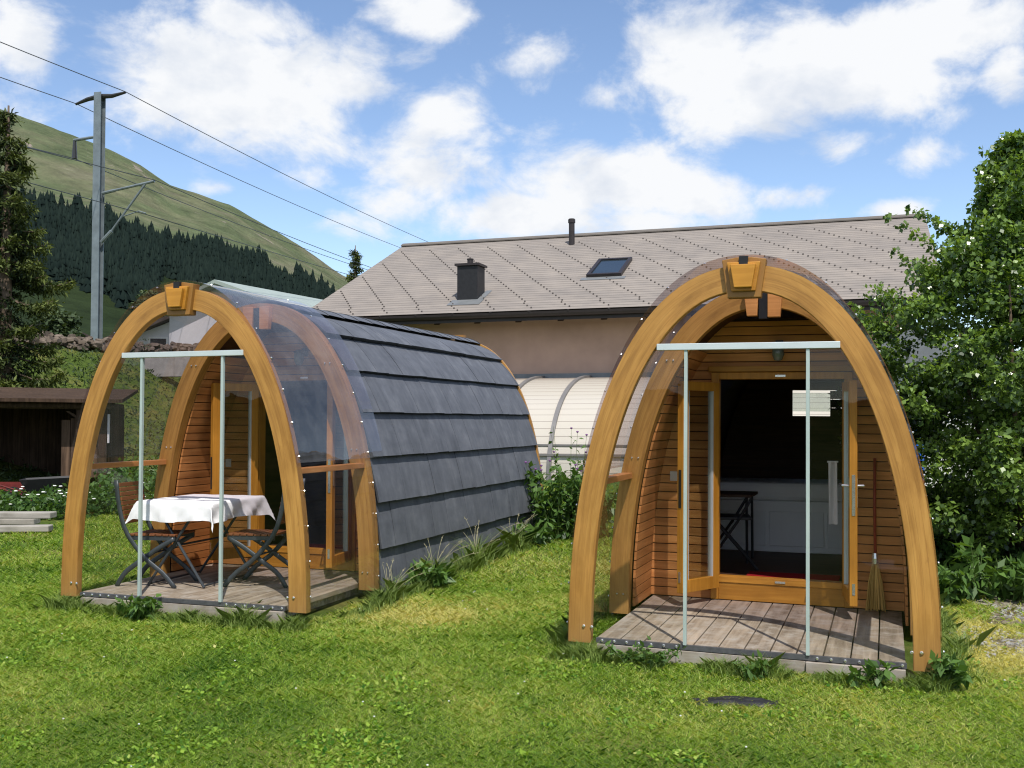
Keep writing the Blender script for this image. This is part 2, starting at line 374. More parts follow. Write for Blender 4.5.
def ground_mat():
    m, nt = new_mat('meadow_soil'); b = out_bsdf(nt, .95, .05)
    v = coords(nt, 'Object'); n = noise_tex(nt, v, 1.1, 8, .65); n2 = noise_tex(nt, v, 14, 6, .7)
    r = ramp(nt, n.outputs[0], [(.3, (.040,.072,.014)), (.5, (.080,.115,.024)), (.68, (.17,.155,.05))])
    r2 = ramp(nt, n2.outputs[0], [(.3, (.6,.6,.6)), (.7, (1.25,1.25,1.2))])
    c = mix(nt, 1.0, r.outputs[0], r2.outputs[0], 'MULTIPLY')
    lk(nt, c, b.inputs['Base Color']); bump(nt, n2.outputs[0], b, .6, .03); return m
def hill_mat():
    m, nt = new_mat('alpine_slope'); b = out_bsdf(nt, .95, .05)
    v = coords(nt, 'Object'); n = noise_tex(nt, v, .012, 9, .62, .5); n2 = noise_tex(nt, v, .06, 8, .7)
    at = nd(nt, 'ShaderNodeAttribute', attribute_name='tint'); sep = nd(nt, 'ShaderNodeSeparateColor'); lk(nt, at.outputs['Color'], sep.inputs[0])
    lo = ramp(nt, n.outputs[0], [(.3, (.013,.025,.011)), (.7, (.03,.045,.018))])  # lower meadow: cloud shadow put into the dark green
    hi = ramp(nt, n.outputs[0], [(.28, (.072,.095,.050)), (.45, (.105,.128,.066)), (.58, (.145,.150,.088)), (.72, (.19,.17,.13))])
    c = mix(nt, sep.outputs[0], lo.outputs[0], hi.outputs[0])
    r2 = ramp(nt, n2.outputs[0], [(.3, (.62,.62,.64)), (.7, (1.3,1.3,1.27))])
    c = mix(nt, 1.0, c, r2.outputs[0], 'MULTIPLY')
    n3 = noise_tex(nt, v, .022, 6, .75, 1.5); r3 = ramp(nt, n3.outputs[0], [(.62, (0,0,0)), (.68, (1,1,1))])
    rk = nd(nt, 'ShaderNodeMath', operation='MULTIPLY'); lk(nt, r3.outputs[0], rk.inputs[0]); lk(nt, sep.outputs[0], rk.inputs[1])
    c = mix(nt, rk.outputs[0], c, (.26,.22,.185))
    lk(nt, c, b.inputs['Base Color']); bump(nt, n2.outputs[0], b, .8, 7); return m
az_f = [R(a) for a in np.arange(-60, 60.01, .75)]; az_full = [R(a) for a in np.arange(-180, 180.01, 3)]
az_all = sorted(set([round(a,6) for a in az_full if abs(a) > R(60.5)]+[round(a,6) for a in az_f]))
rad = [.3]+[1.5*1.055**k for k in range(74)]; rad = [r for r in rad if r < 73]+[75]
polar('ground', rad, az_all, ground_mat())
az_h = [R(a) for a in np.concatenate([np.arange(-180,-60,4), np.arange(-60, 0, .3), np.arange(0, 60, 1.5), np.arange(60, 181, 4)])]
hr = [75, 85, 100]+list(np.arange(120, 960, 16))+[1100, 1500, 2200, 3500]
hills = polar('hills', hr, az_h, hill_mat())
# slope zone attribute: 0 = lower meadow with cloud shadow painted into its colour, 1 = open alpine pasture
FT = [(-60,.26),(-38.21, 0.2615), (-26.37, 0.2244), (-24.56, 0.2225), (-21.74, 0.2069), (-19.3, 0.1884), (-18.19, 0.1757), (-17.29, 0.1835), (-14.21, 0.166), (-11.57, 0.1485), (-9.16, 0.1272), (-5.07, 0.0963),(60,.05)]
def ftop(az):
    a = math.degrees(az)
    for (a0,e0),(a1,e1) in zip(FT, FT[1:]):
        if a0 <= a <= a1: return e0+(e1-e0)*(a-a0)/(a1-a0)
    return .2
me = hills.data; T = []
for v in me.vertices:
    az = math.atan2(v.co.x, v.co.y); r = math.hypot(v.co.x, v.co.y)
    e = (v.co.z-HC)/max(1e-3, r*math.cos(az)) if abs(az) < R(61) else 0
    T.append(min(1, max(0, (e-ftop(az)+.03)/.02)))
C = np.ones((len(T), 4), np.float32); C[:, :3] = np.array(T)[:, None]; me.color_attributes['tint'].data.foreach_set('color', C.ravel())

# ------------------------------------------------------------------ conifers
def conifer_arrays(x, y, z, h, w, tiers=9, seg=7, seed=0):
    rg = random.Random(seed); V=[]; F=[]; T=[]
    for t in range(tiers):
        f0 = t/tiers; zb = z+h*(.06+.94*f0*.96); zt = z+h*min(1.0, .06+.94*(f0*.96+1.9/tiers))
        rr = w*(1-f0)**.85*(.8+.4*rg.random()); o = len(V)
        V.append((x, y, zt)); T.append(.55+.4*rg.random())
        ph = rg.random()*6.28
        for k in range(seg*2):
            a = ph+math.pi*k/seg; q = rr*(1.0 if k % 2 else .55)*(.75+.5*rg.random())
            V.append((x+q*math.cos(a), y+q*math.sin(a), zb-rr*.25*(k % 2))); T.append(.1+.7*rg.random())
        for k in range(seg*2): F.append((o, o+1+k, o+1+(k+1)%(seg*2)))
    return V, F, T
def on_slope(az, e):
    lo, hi = 80, 890
    for _ in range(26):
        m = (lo+hi)/2; x, y = m*math.sin(az), m*math.cos(az)
        if (gz(x, y)-HC)/y < e: lo = m
        else: hi = m
    return lo
V=[];F=[];T=[]; rg = random.Random(3); cnt = 0
while cnt < 8500:
    a = R(rg.uniform(-33, -6.5)); et = ftop(a)-.014
    ad = math.degrees(a); thick = .072 if ad < -18.8 else (.055 if ad > -17.8 else .03)
    if ad < -17.9 and ad > -18.7 and rg.random() < .75: continue
    e = et-thick*rg.random()**.9-(.008*mnoise.noise(Vector((ad*.9, 0, 0))))
    if e < .03: continue
    r = on_slope(a, e); x, y = r*math.sin(a), r*math.cos(a)
    if mnoise.noise(Vector((x/28, y/28, 5))) > .42: cnt += 1; continue
    h = rg.uniform(4, 12.5)*(.55+.45*min(1, r/500))*(1+.45*mnoise.noise(Vector((x/35, y/35, 1)))); z = gz(x, y)-.5
    v, f, t = conifer_arrays(x, y, z, h, h*.27, 4, 4, cnt)
    o = len(V); V += v; F += [tuple(i+o for i in q) for q in f]; b_ = .55+.75*rg.random(); T += [min(1, q*b_) for q in t]; cnt += 1
fo = quads('forest', np.array(V), np.array(F), np.array(T)*.55, M['forest']); tag(fo, 'dark spruce forest band running across the mountainside', 'forest', None, 'stuff')
def spruce(label, az, e, h, w, mat='forest', r=None, seed=1, tiers=14, grp=None, px=None):
    rr = r or on_slope(R(az), e); x, y = rr*math.sin(R(az)), rr*math.cos(R(az)); z = gz(x, y)-.2
    t = thing('spruce_tree', label, 'tree', (x, y, z), 0, grp)
    v, f, tt = conifer_arrays(0, 0, 0, h, w, tiers, 8, seed)
    quads('crown', np.array(v), np.array(f), np.array(tt)*.9, M[mat], t)
    m = MB(); m.tube([(0,0,-.3),(0,0,h*.5),(0,0,h*.96)], [h*.018, h*.012, h*.003], 6); m.build('trunk', M['bark'], t)
    return t
spruce('dark lone spruce on the shaded meadow, left of the railway mast', -24.4, .118, 9, 2.2, r=200, seed=21)
spruce('small dark spruce just beside the left edge of the mast, low on the meadow', -23.0, .08, 8, 2.3, r=150, seed=22)
# ------------------------------------------------------------------ the pods
A0, H0, PW = 1.1627, 2.5, 2.191
def curve_pts(n=96, A=A0, H=H0):
    fine = []
    for i in range(2001):
        t = math.pi*i/2000; c, s = math.cos(t), math.sin(t)
        u = -A*math.copysign(abs(c)**(2/PW), c); z = H*abs(s)**(2/PW); fine.append((u, z))
    L = [0]
    for p, q in zip(fine, fine[1:]): L.append(L[-1]+math.dist(p, q))
    tot = L[-1]; out = []; j = 0
    for i in range(n+1):
        d = tot*i/n
        while j < len(L)-2 and L[j+1] < d: j += 1
        k = (d-L[j])/max(1e-9, L[j+1]-L[j]); k = min(1, max(0, k))
        out.append((fine[j][0]+(fine[j+1][0]-fine[j][0])*k, fine[j][1]+(fine[j+1][1]-fine[j][1])*k))
    return out, tot
CP, CL = curve_pts(96)
def frame_at(s):              # arc length from the left foot -> point, outward normal
    s = min(max(s, 0), CL); i = min(95, int(s/CL*96)); k = s/CL*96-i
    a, b = CP[i], CP[i+1]; p = (a[0]+(b[0]-a[0])*k, a[1]+(b[1]-a[1])*k)
    def tang(j):
        j0, j1 = max(0, j-1), min(96, j+1); d = (CP[j1][0]-CP[j0][0], CP[j1][1]-CP[j0][1]); l = math.hypot(*d); return (d[0]/l, d[1]/l)
    t0, t1 = tang(i), tang(i+1); t = (t0[0]*(1-k)+t1[0]*k, t0[1]*(1-k)+t1[1]*k)
    return p, (-t[1], t[0])
def off(s, d): p, n = frame_at(s); return (p[0]+n[0]*d, p[1]+n[1]*d)
def half_w(z, d=0):           # half width of the arch at height z, offset by d
    z = min(max(z, 0), H0+d-1e-6); return max(0, (A0+d)*max(0, 1-(z/(H0+d))**PW)**(1/PW))
def band(mb, v0, v1, d_out, d_in, s0=0, s1=None, n=80, tone=1.0):
    s1 = CL if s1 is None else s1; rows=[]; uvs=[]
    for i in range(n+1):
        s = s0+(s1-s0)*i/n; o = off(s, d_out(s) if callable(d_out) else d_out); q = off(s, d_in(s) if callable(d_in) else d_in)
        rows.append([(o[0],v0,o[1]),(q[0],v0,q[1]),(q[0],v1,q[1]),(o[0],v1,o[1]),(o[0],v0,o[1])])
        w = .155; uvs.append([(s,0),(s,w),(s,w+v1-v0),(s,2*w+v1-v0),(s,2*w+2*(v1-v0))])
    mb.grid(rows, tone, uvs)
    for r in (rows[0], rows[-1]): mb.add(r[:4], [(0,1,2,3)], tone)
def sheet_off(s):
    z = frame_at(s)[0][1]; return .014+.05*(z/H0)**8
BOARD = .0715
def board_wall(mb, v0, v1, ztop, zbot, inset, holes=(), step=BOARD):
    z = zbot
    while z < ztop-.01:
        z1 = min(z+step-.007, ztop); wa, wb = half_w(z, -inset), half_w(z1, -inset)
        spans = [(-1, 1)]
        hs = [h for h in holes if z1 > h[2]+.004 and z < h[3]-.004]
        edges = []
        if hs:
            h = hs[0]; edges = [((-wa, -wb), (h[0], h[0])), ((h[1], h[1]), (wa, wb))]
        else: edges = [((-wa, -wb), (wa, wb))]
        for (l, lt), (r, rt) in edges:
            if r-l < .02: continue
            mb.prism([(l,z),(r,z),(rt,z1),(lt,z1)], v0, v1, tn(.16))
        z += step
def keystone(parent, v, u0=0):
    m = MB(); m.prism([(u0-.105,2.285),(u0+.105,2.285),(u0+.14,2.53),(u0+.05,2.545),(u0-.05,2.545),(u0-.14,2.53)], v-.035, v+.05)
    k = m.build('keystone', M['arch'], parent, bevel=.004)
    m = MB(); m.prism([(u0-.075,2.325),(u0+.075,2.325),(u0+.105,2.51),(u0-.105,2.51)], v-.062, v-.035, .97)
    m.prism([(u0-.055,2.345),(u0+.055,2.345),(u0+.08,2.492),(u0-.08,2.492)], v-.095, v-.062, 1.04)
    m.build('raised_panel', M['gold_x'], parent, bevel=.004)
    m = MB(); m.box(u0-.028, u0+.028, v-.064, v+.06, 2.49, 2.548); m.build('ridge_end', M['black'], parent)
def bolts(parent, pts, r=.008, axis='y', name='bolt'):
    for p in pts:
        m = MB(); m.lathe([(r,0),(r,-.004),(r*.6,-.009)], (0,0,0), 8, axis=axis); m.build(name, M['steel'], parent, loc=p, smooth=False)
def make_leaf(parent, hinge, free, z0, z1, handle=False, hside=1):
    """a glazed door leaf swung open, its own part with pane, handle and lock plate"""
    d = Vector((free[0]-hinge[0], free[1]-hinge[1], 0)); w = d.length; ang = math.atan2(d.y, d.x)
    m = MB(); st = .072; t = .028; h = z1-z0
    m.box(0, st, -t, t, 0, h, 1.0); m.box(w-st, w, -t, t, 0, h, 1.03); m.box(st, w-st, -t+.001, t-.001, 0, .10, .96); m.box(st, w-st, -t+.001, t-.001, h-st, h, .98)
    o = m.build('door_leaf', M['gold'], parent, bevel=.004, loc=(hinge[0], hinge[1], z0), rz=ang)
    g = MB(); g.box(st-.005, w-st+.005, -.006, .006, .095, h-st+.005); g.build('pane', M['winglass'], o)
    s = MB(); s.box(w-st-.013, w-st-.001, -t+.006, t-.006, .10, h-st); s.box(st+.001, st+.012, -t+.006, t-.006, .10, h-st)
    s.build('glazing_seal', M['alu'], o)
    if handle:
        l = MB()
        for sg in (-1, 1):
            l.box(w-.052, w-.022, sg*t, sg*(t+.004), .72, .94)
            l.tube([(w-.037, sg*t, .88), (w-.037, sg*(t+.045), .88), (w-.15, sg*(t+.05), .88)], .009, 8)
        l.build('door_handle', M['steel'], o)
    p = MB(); p.box(w+.0005, w+.004, -.012, .012, h*.40, h*.58); p.build('lock_plate', M['steel' if handle else 'black'], o)
    p = MB(); p.box(w+.0005, w+.004, -.010, .010, h*.05, h*.10); p.build('shoot_bolt', M['steel'], o)
def make_pod(label, loc, rz, L, key_u, seed, roll=0):
    random.seed(seed)
    root = thing('camping_pod', label, 'wooden pod', loc, rz, 'arched camping pods')
    root.rotation_mode = 'YXZ'; root.rotation_euler = (0, roll, rz)
    D, V2, FV = 1.10, 1.20, 1.80           # second arch front / back, facade plane
    # arches
    for nm, v0, v1, w in (('front_arch', 0, .068, .155), ('middle_arch', D, V2, .15), ('rear_arch', L, L+.05, .10)):
        m = MB(); band(m, v0, v1, 0, lambda s, w=w: -(w+.012*(frame_at(s)[0][1]/H0)**2), tone=1.0)
        arch = m.build(nm, M['arch'], root, bevel=.005)
        if nm == 'rear_arch':
            m = MB(); m.box(-.06, .06, v0-.02, v1+.02, 2.44, 2.57); m.build('keystone', M['arch'], arch); continue
        if nm == 'front_arch':
            keystone(arch, v0)
            bolts(arch, [(sx*(1.055-dx), -.001, zz) for sx in (-1,1) for dx, zz in ((.0,.11),(.055,.108))], .011)
        else:
            m = MB(); m.prism([(key_u-.115,2.27),(key_u-.04,2.27),(key_u-.03,2.46),(key_u-.14,2.46)], v0-.06, v0-.002); m.prism([(key_u+.035,2.26),(key_u+.125,2.26),(key_u+.14,2.46),(key_u+.035,2.46)], v0-.06, v0-.002)
            m.build('keystone', M['clad'], arch, bevel=.004)
            m = MB(); m.box(key_u-.029, key_u+.034, v0-.05, v0-.002, 2.25, 2.45); m.build('ridge_end', M['black'], arch)
            bolts(arch, [(sx*(u), v0-.001, z) for sx in (-1,1) for z in (.15, 1.2, 1.95) for u in (half_w(z)-.06, half_w(z)-.11)], .008)
        # edge screws that hold the clear sheets
        for k in range(11):
            for sg in (0, 1):
                s = .12+k*.265; s = s if not sg else CL-s
                p, n = frame_at(s); q = off(s, sheet_off(s)+.001)
                mm = MB(); mm.lathe([(.009,0),(.009,.004),(.005,.009)], (0,0,0), 6, axis='x')
                o = mm.build('screw', M['steel'], arch, loc=(q[0], (v0+v1)/2, q[1])); o.rotation_euler = (0, -math.atan2(n[1], n[0]), 0)
    # clear sheets: one over the top, one low on each side
    sr = 1.13
    m = MB(); rows=[]
    for i in range(73):
        s = sr+(CL-2*sr)*i/72; d = sheet_off(s); q = off(s, d); rows.append([(q[0], v, q[1]) for v in (-.012, .5, 1.0, 1.42)])
    m.grid(rows); m.build('roof_sheet', M['poly'], root, smooth=True, fix=False)
    for sg in (0, 1):
        m = MB(); rows=[]
        for i in range(15):
            s = .0+(sr+.02)*i/14; s = s if not sg else CL-s; q = off(s, .008); rows.append([(q[0], v, q[1]) for v in (-.012, .6, 1.21)])
        m.grid(rows); m.build('side_sheet', M['polyside'], root, smooth=True, fix=False)
        sx = 1 if sg else -1; m = MB(); w1 = half_w(1.09)
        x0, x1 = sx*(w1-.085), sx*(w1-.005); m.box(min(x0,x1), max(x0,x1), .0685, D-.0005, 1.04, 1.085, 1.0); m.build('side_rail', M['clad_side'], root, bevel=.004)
    # porch deck
    m = MB(); x = -.97
    for k in range(12):
        w = 1.94/12; m.box(x+.004, x+w-.005, .0345, FV-.002, -.0, .04, tn(.16)); x += w
    m.build('deck_boards', M['deck'], root, bevel=.003)
    m = MB(); m.box(-.965, .38, .004, .034, -.115, -.001, 1.05); m.box(.383, .965, -.016, .034, -.135, -.001, 1.15); m.box(-.94, .94, .09, FV, -.06, -.002, .5)
    m.build('deck_fascia', M['fascia'], root, bevel=.003)
    m = MB(); m.box(-.972, .972, .008, .034, .005, .036); tr = m.build('glass_track', M['track'], root)
    bolts(tr, [(-.93+k*.083, .0075, .022) for k in range(7)]+[(.45+k*.083, .0075, .022) for k in range(7)], .010)
    # front glazing
    m = MB(); hw = half_w(1.96, -.155); m.box(-.568, .588, -.012, .030, 1.955, 1.998); m.build('header_bar', M['alu'], root, bevel=.003)
    for sx in (-1, 1):
        m = MB(); m.box(sx*.385+.008-.011, sx*.385+.008+.011, -.004, .024, .037, 1.954); m.build('mullion', M['alu_green'], root, bevel=.002)
        m = MB(); zs = [.04+(1.95-.04)*i/24 for i in range(25)]
        rows = [[(sx*.397, .012, z), (sx*max(.398, half_w(z, -.150)), .012, z)] for z in zs]; m.grid(rows)
        m.build('front_pane', M['glass'], root, fix=False)
    # cabin shell: inner lining and outer underlay
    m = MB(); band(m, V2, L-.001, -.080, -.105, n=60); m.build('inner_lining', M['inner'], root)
    m = MB(); band(m, V2, L, -.060, -.079, n=60); m.build('roof_underlay', M['under'], root)
    for sx in (-1, 1):       # boarded cheeks between the middle arch and the facade
        m = MB(); z = .045
        while z < 2.0:
            a, b = half_w(z, -.16), half_w(z+BOARD-.007, -.16)
            vv = [(sx*a, V2+.001, z), (sx*a, FV-.001, z), (sx*b, FV-.001, z+BOARD-.007), (sx*b, V2+.001, z+BOARD-.007)]
            vv2 = [(p[0]-sx*.018, p[1], p[2]) for p in vv]; m.add(vv+vv2, [(0,1,2,3),(7,6,5,4),(0,4,5,1),(1,5,6,2),(2,6,7,3),(3,7,4,0)], tn(.15)); z += BOARD
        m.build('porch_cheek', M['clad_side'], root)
    # facade with its door opening
    dx0, dx1, dz0, dz1 = -.49, .61, .12, 1.885
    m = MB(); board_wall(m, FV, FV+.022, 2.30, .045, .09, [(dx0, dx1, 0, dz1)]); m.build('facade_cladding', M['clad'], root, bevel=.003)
    m = MB()
    zz = [2.32*i/40 for i in range(41)]
    for i in range(40):
        for s0, s1 in (((-1), dx0), (dx1, 1)):
            if zz[i+1] <= dz1:
                a0, a1 = half_w(zz[i], -.088), half_w(zz[i+1], -.088)
                if s0 == -1: m.prism([(-a0,zz[i]),(dx0,zz[i]),(dx0,zz[i+1]),(-a1,zz[i+1])], FV+.023, FV+.06)
                else: m.prism([(dx1,zz[i]),(a0,zz[i]),(a1,zz[i+1]),(dx1,zz[i+1])], FV+.023, FV+.06)
            elif s0 == -1:
                a0, a1 = half_w(zz[i], -.088), half_w(zz[i+1], -.088); m.prism([(-a0,zz[i]),(a0,zz[i]),(a1,zz[i+1]),(-a1,zz[i+1])], FV+.023, FV+.06)
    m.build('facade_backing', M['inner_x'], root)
    m = MB(); j = .062
    m.box(dx0, dx0+j, FV-.03, FV+.07, .046, dz1, 1.0); m.box(dx1-j, dx1, FV-.03, FV+.07, .046, dz1, 1.02); m.box(dx0+j, dx1-j, FV-.029, FV+.069, dz1-.055, dz1, 1.0)
    fr = m.build('door_frame', M['gold'], root, bevel=.004)
    m = MB(); m.box(dx0-.02, dx1+.02, FV-.05, FV-.0305, dz1+.005, dz1+.05, .85); m.build('drip_rail', M['gold_x'], fr, bevel=.003)
    m = MB(); m.box(dx0+j, dx1-j, FV-.028, FV+.068, .185, .235, 1.05); m.box(dx0+j, dx1-j, FV-.020, FV+.05, .046, .184, .9); m.build('door_sill', M['gold_x'], fr, bevel=.003)
    for xx, zz_ in ((.5*(dx0+dx1), .21), (.5*(dx0+dx1), dz1-.03)):
        m = MB(); m.box(xx-.04, xx+.04, FV-.0335, FV-.0295, zz_-.008, zz_+.008); m.build('strike_plate', M['steel'], fr)
    make_leaf(root, (dx0+j-.01, FV-.06), (-.66, 1.33), .145, 1.80)
    make_leaf(root, (dx1-j+.01, FV-.05), (.63, 1.26), .145, 1.80, True)
    # wall lamp above the door
    m = MB(); m.box(.02, .08, FV-.02, FV-.001, 2.06, 2.14); m.tube([(.05,FV-.02,2.10),(.05,FV-.10,2.11)], .012, 8); m.lathe([(.015,.06),(.05,.045),(.052,.03)], (.05,FV-.11,2.06), 14)
    lp = m.build('wall_lamp', M['darksteel'], root)
    m = MB(); m.lathe([(.045,.029),(.048,-.04),(.03,-.085),(.008,-.09)], (.05,FV-.11,2.06), 14); m.build('lamp_shade', M['lampglass'], lp, smooth=True)
    m = MB(); m.box(-.83, -.77, FV-.012, FV-.001, .99, 1.07); m.build('power_socket', M['white'], root, bevel=.003)
    # slates
    m = MB(); EX = .400; nrow = 7
    for sg in (0, 1):
        for k in range(nrow):
            s0 = -.06+k*EX; v = V2+.03
            while v < L-.02:
                w = random.uniform(.20, .36); v1 = min(v+w, L-.004)
                sl = s0-random.uniform(0, .007); st_ = min(s0+EX+.06, CL/2-.03); th = random.uniform(.016, .020); lift = .086+random.uniform(-.0015, .0025)
                rows = []
                for i in range(5):
                    f = i/4; s = sl+(st_-sl)*f; dd = lift*(1-f)+.036*f-.086
                    ss = s if not sg else CL-s
                    if s < 0:
                        q0 = off(0 if not sg else CL, dd+th); q1 = off(0 if not sg else CL, dd); q0 = (q0[0], s); q1 = (q1[0], s)
                    else: q0, q1 = off(ss, dd+th), off(ss, dd)
                    rows.append((q0, q1))
                ss0 = max(sl, 0) if not sg else CL-max(sl, 0); t_ = tn(.045); jag = random.uniform(-.002, .002)
                r1 = [[(o_[0], v+.001, o_[1]+(jag if i==0 else 0)), (o_[0], v1-.001, o_[1])] for i, (o_, i_) in enumerate(rows)]
                r2 = [[(i_[0], v+.001, i_[1]+(jag if i==0 else 0)), (i_[0], v1-.001, i_[1])] for i, (o_, i_) in enumerate(rows)]
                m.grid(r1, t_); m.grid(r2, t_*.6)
                a = r1; b = r2
                qi = off(ss0, -.066) if s0 > 0 else (rows[0][1][0]*.96, rows[0][1][1]); m.add([a[0][0], a[0][1], b[0][1], b[0][0]], [(0,1,2,3)], t_*.25)  # lower edge darkened: shade under the course put into its tone
                m.add([b[0][0], b[0][1], (qi[0], v1, qi[1]), (qi[0], v, qi[1])], [(0,1,2,3)], .12)  # dark skirt painted in for the shaded gap behind the edge
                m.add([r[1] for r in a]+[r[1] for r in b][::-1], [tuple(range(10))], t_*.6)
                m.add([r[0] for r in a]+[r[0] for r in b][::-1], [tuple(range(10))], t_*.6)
                v = v1
    m.build('slate_cladding', M['slate'], root, fix=False)
    # ridge capping of overlapping slate rolls
    m = MB(); v = V2+.02
    while v < L-.02:
        v1 = min(v+.30, L-.01); rows=[]
        for vv, lift in ((v, .010), (v1+.03, .002)):
            r_ = []
            for i in range(13):
                s = CL/2+(i-6)/6*.30; q = off(s, lift+.03*(1-((i-6)/6)**2)); r_.append((q[0], vv, q[1]))
            rows.append(r_)
        m.grid(rows, tn(.12)); m.add([rows[0][i] for i in range(13)]+[(p[0], v, p[2]-.012) for p in rows[0]][::-1], [tuple(range(26))], .5)
        v = v1
    m.build('ridge_capping', M['slate'], root, fix=False)
    # cabin floor and end wall with a window
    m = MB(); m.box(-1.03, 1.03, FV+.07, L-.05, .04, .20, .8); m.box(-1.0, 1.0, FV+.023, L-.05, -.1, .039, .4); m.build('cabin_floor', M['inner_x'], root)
    m = MB(); wx0, wx1, wz0, wz1 = -.17, .25, 1.60, 1.815
    board_wall(m, L-.05, L-.02, 2.38, .045, .09, [(wx0, wx1, wz0, wz1)], step=.1)
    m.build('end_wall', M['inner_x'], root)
    m = MB(); zz = [2.38*i/40 for i in range(41)]
    for i in range(40):
        a0, a1 = half_w(zz[i], -.088), half_w(zz[i+1], -.088)
        if zz[i+1] > wz0 and zz[i] < wz1: m.prism([(-a0,zz[i]),(wx0,zz[i]),(wx0,zz[i+1]),(-a1,zz[i+1])], L-.019, L-.004)
        else: m.prism([(-a0,zz[i]),(a0,zz[i]),(a1,zz[i+1]),(-a1,zz[i+1])], L-.019, L-.004)
    m.build('end_wall_backing', M['inner_x'], root)
    m = MB(); m.box(wx0, wx1, L-.045, L-.035, wz0, wz1); m.build('rear_window_pane', M['winglass'], root)
    # two sleepers under the pod
    m = MB()
    for sx in (-.8, 0, .8): m.box(sx-.08, sx+.08, .25, L-.1, -.22, -.061)
    m.build('ground_sleeper', M['shedwood'], root)
    return root
POD_R = ((1.4736, 6.6742, .068), -.3454); POD_L = ((-2.6415, 8.2708, .117), -.3468)
def W(pod, u, v, z=0):
    (X, Y, Z), th = pod
    return (X+u*math.cos(th)-v*math.sin(th), Y+u*math.sin(th)+v*math.cos(th), z)
make_pod('near arched wooden pod with open glazed doors and an empty deck, broom inside its porch', POD_R[0], POD_R[1], 5.74, .0, 5, .010)
make_pod('farther slate-clad arched pod, side on, with a table and chairs in its glass porch', POD_L[0], POD_L[1], 5.74, .0, 6, .001)

# things in and around the right pod
def at_pod(pod, u, v, z): return W(pod, u, v, z+pod[0][2])
t = thing('broom', 'straw broom with a dark red stick leaning on the cladding right of the open door', 'broom', at_pod(POD_R, .78, 1.68, .045), POD_R[1])
m = MB(); m.tube([(0,.0,.42),(.0,.05,.80),(.005,.085,1.16)], .0115, 8); m.build('handle', M['brown_red'], t, smooth=True)
m = MB(); m.lathe([(.02,.44),(.026,.40),(.026,.36),(.02,.355)], (0,-.002,0), 10); m.build('binding', M['steel'], t)
m = MB(); rg = random.Random(2)
for k in range(90):
    a = rg.uniform(-1, 1); b = rg.uniform(-1, 1); m.tube([(a*.018, b*.012, .37), (a*.05, b*.02-.003, .22), (a*.072+rg.uniform(-.006,.006), b*.028, rg.uniform(.0, .025))], [.004,.004,.003], 4, tone=rg.uniform(.75,1.2))
m.build('bristles', M['bristle'], t)
t = thing('storage_bed', 'white bed base with drawers standing at the back of the dark cabin', 'bed', at_pod(POD_R, .1, 3.8, .201), POD_R[1])
m = MB(); m.box(-1.0, .80, 0, .85, 0, .50); m.build('frame', M['bedwhite'], t, bevel=.006)
for i in range(3):
    m = MB(); m.box(-.88+i*.55, -.36+i*.55, -.018, -.001, .06, .40); d = m.build('drawer', M['bedwhite'], t, bevel=.006)
m = MB(); m.box(-.98, .78, .01, .83, .501, .68); m.build('mattress', M['bedwhite'], t, bevel=.04)
t = thing('folding_chair', 'black folding chair silhouetted inside the dark cabin', 'chair', at_pod(POD_R, -.44, 2.6, .201), POD_R[1]+.2)
for sy in (-.19, .19):
    m = MB(); m.tube([(-.24, sy, 0), (.05, sy, .42), (.17, sy, .62)], .012, 8); m.tube([(.22, sy, 0), (-.16, sy, .44)], .012, 8); m.build('leg', M['black'], t)
m = MB(); m.box(-.2, .17, -.18, .18, .43, .455); m.build('seat', M['black'], t, bevel=.005)
t = thing('folding_table', 'small dark folding table beside the chair inside the cabin', 'table', at_pod(POD_R, -.5, 3.05, .201), POD_R[1])
m = MB(); m.box(-.45, .22, -.25, .25, .60, .625); m.build('tabletop', M['inner_x'], t, bevel=.004)
for sx in (-.4, .17):
    for sy in (-.2, .2):
        m = MB(); m.tube([(sx, sy, 0), (sx, sy, .598)], .012, 8); m.build('leg', M['black'], t)
m = MB(); rows=[]
for i in range(9):
    z = 1.02-.52*i/8; rows.append([(x_, .008*math.sin(x_*80+i*.2), z) for x_ in [-.035+.07*j/10 for j in range(11)]])
m.grid(rows); m.box(-.045, .045, -.014, .014, 1.0205, 1.035)
o = m.build('towel', M['bedwhite'], None, smooth=False, loc=at_pod(POD_R, .44, 2.45, .12), rz=POD_R[1]); tag(o, 'white towel hanging just inside the right door leaf', 'towel')
m = MB(); m.box(-.30, .44, -.20, .20, 0, .012); o = m.build('door_mat', M['red'], None, bevel=.004, loc=at_pod(POD_R, .06, 2.1, .2015), rz=POD_R[1]); tag(o, 'red mat just behind the sill of the near pod doorway', 'mat')
m = MB(); m.box(-.30, .44, -.20, .20, 0, .012); o = m.build('door_mat', M['red'], None, bevel=.004, loc=at_pod(POD_L, .06, 2.1, .2015), rz=POD_L[1]); tag(o, 'red mat inside the doorway of the pod with the white table', 'mat')

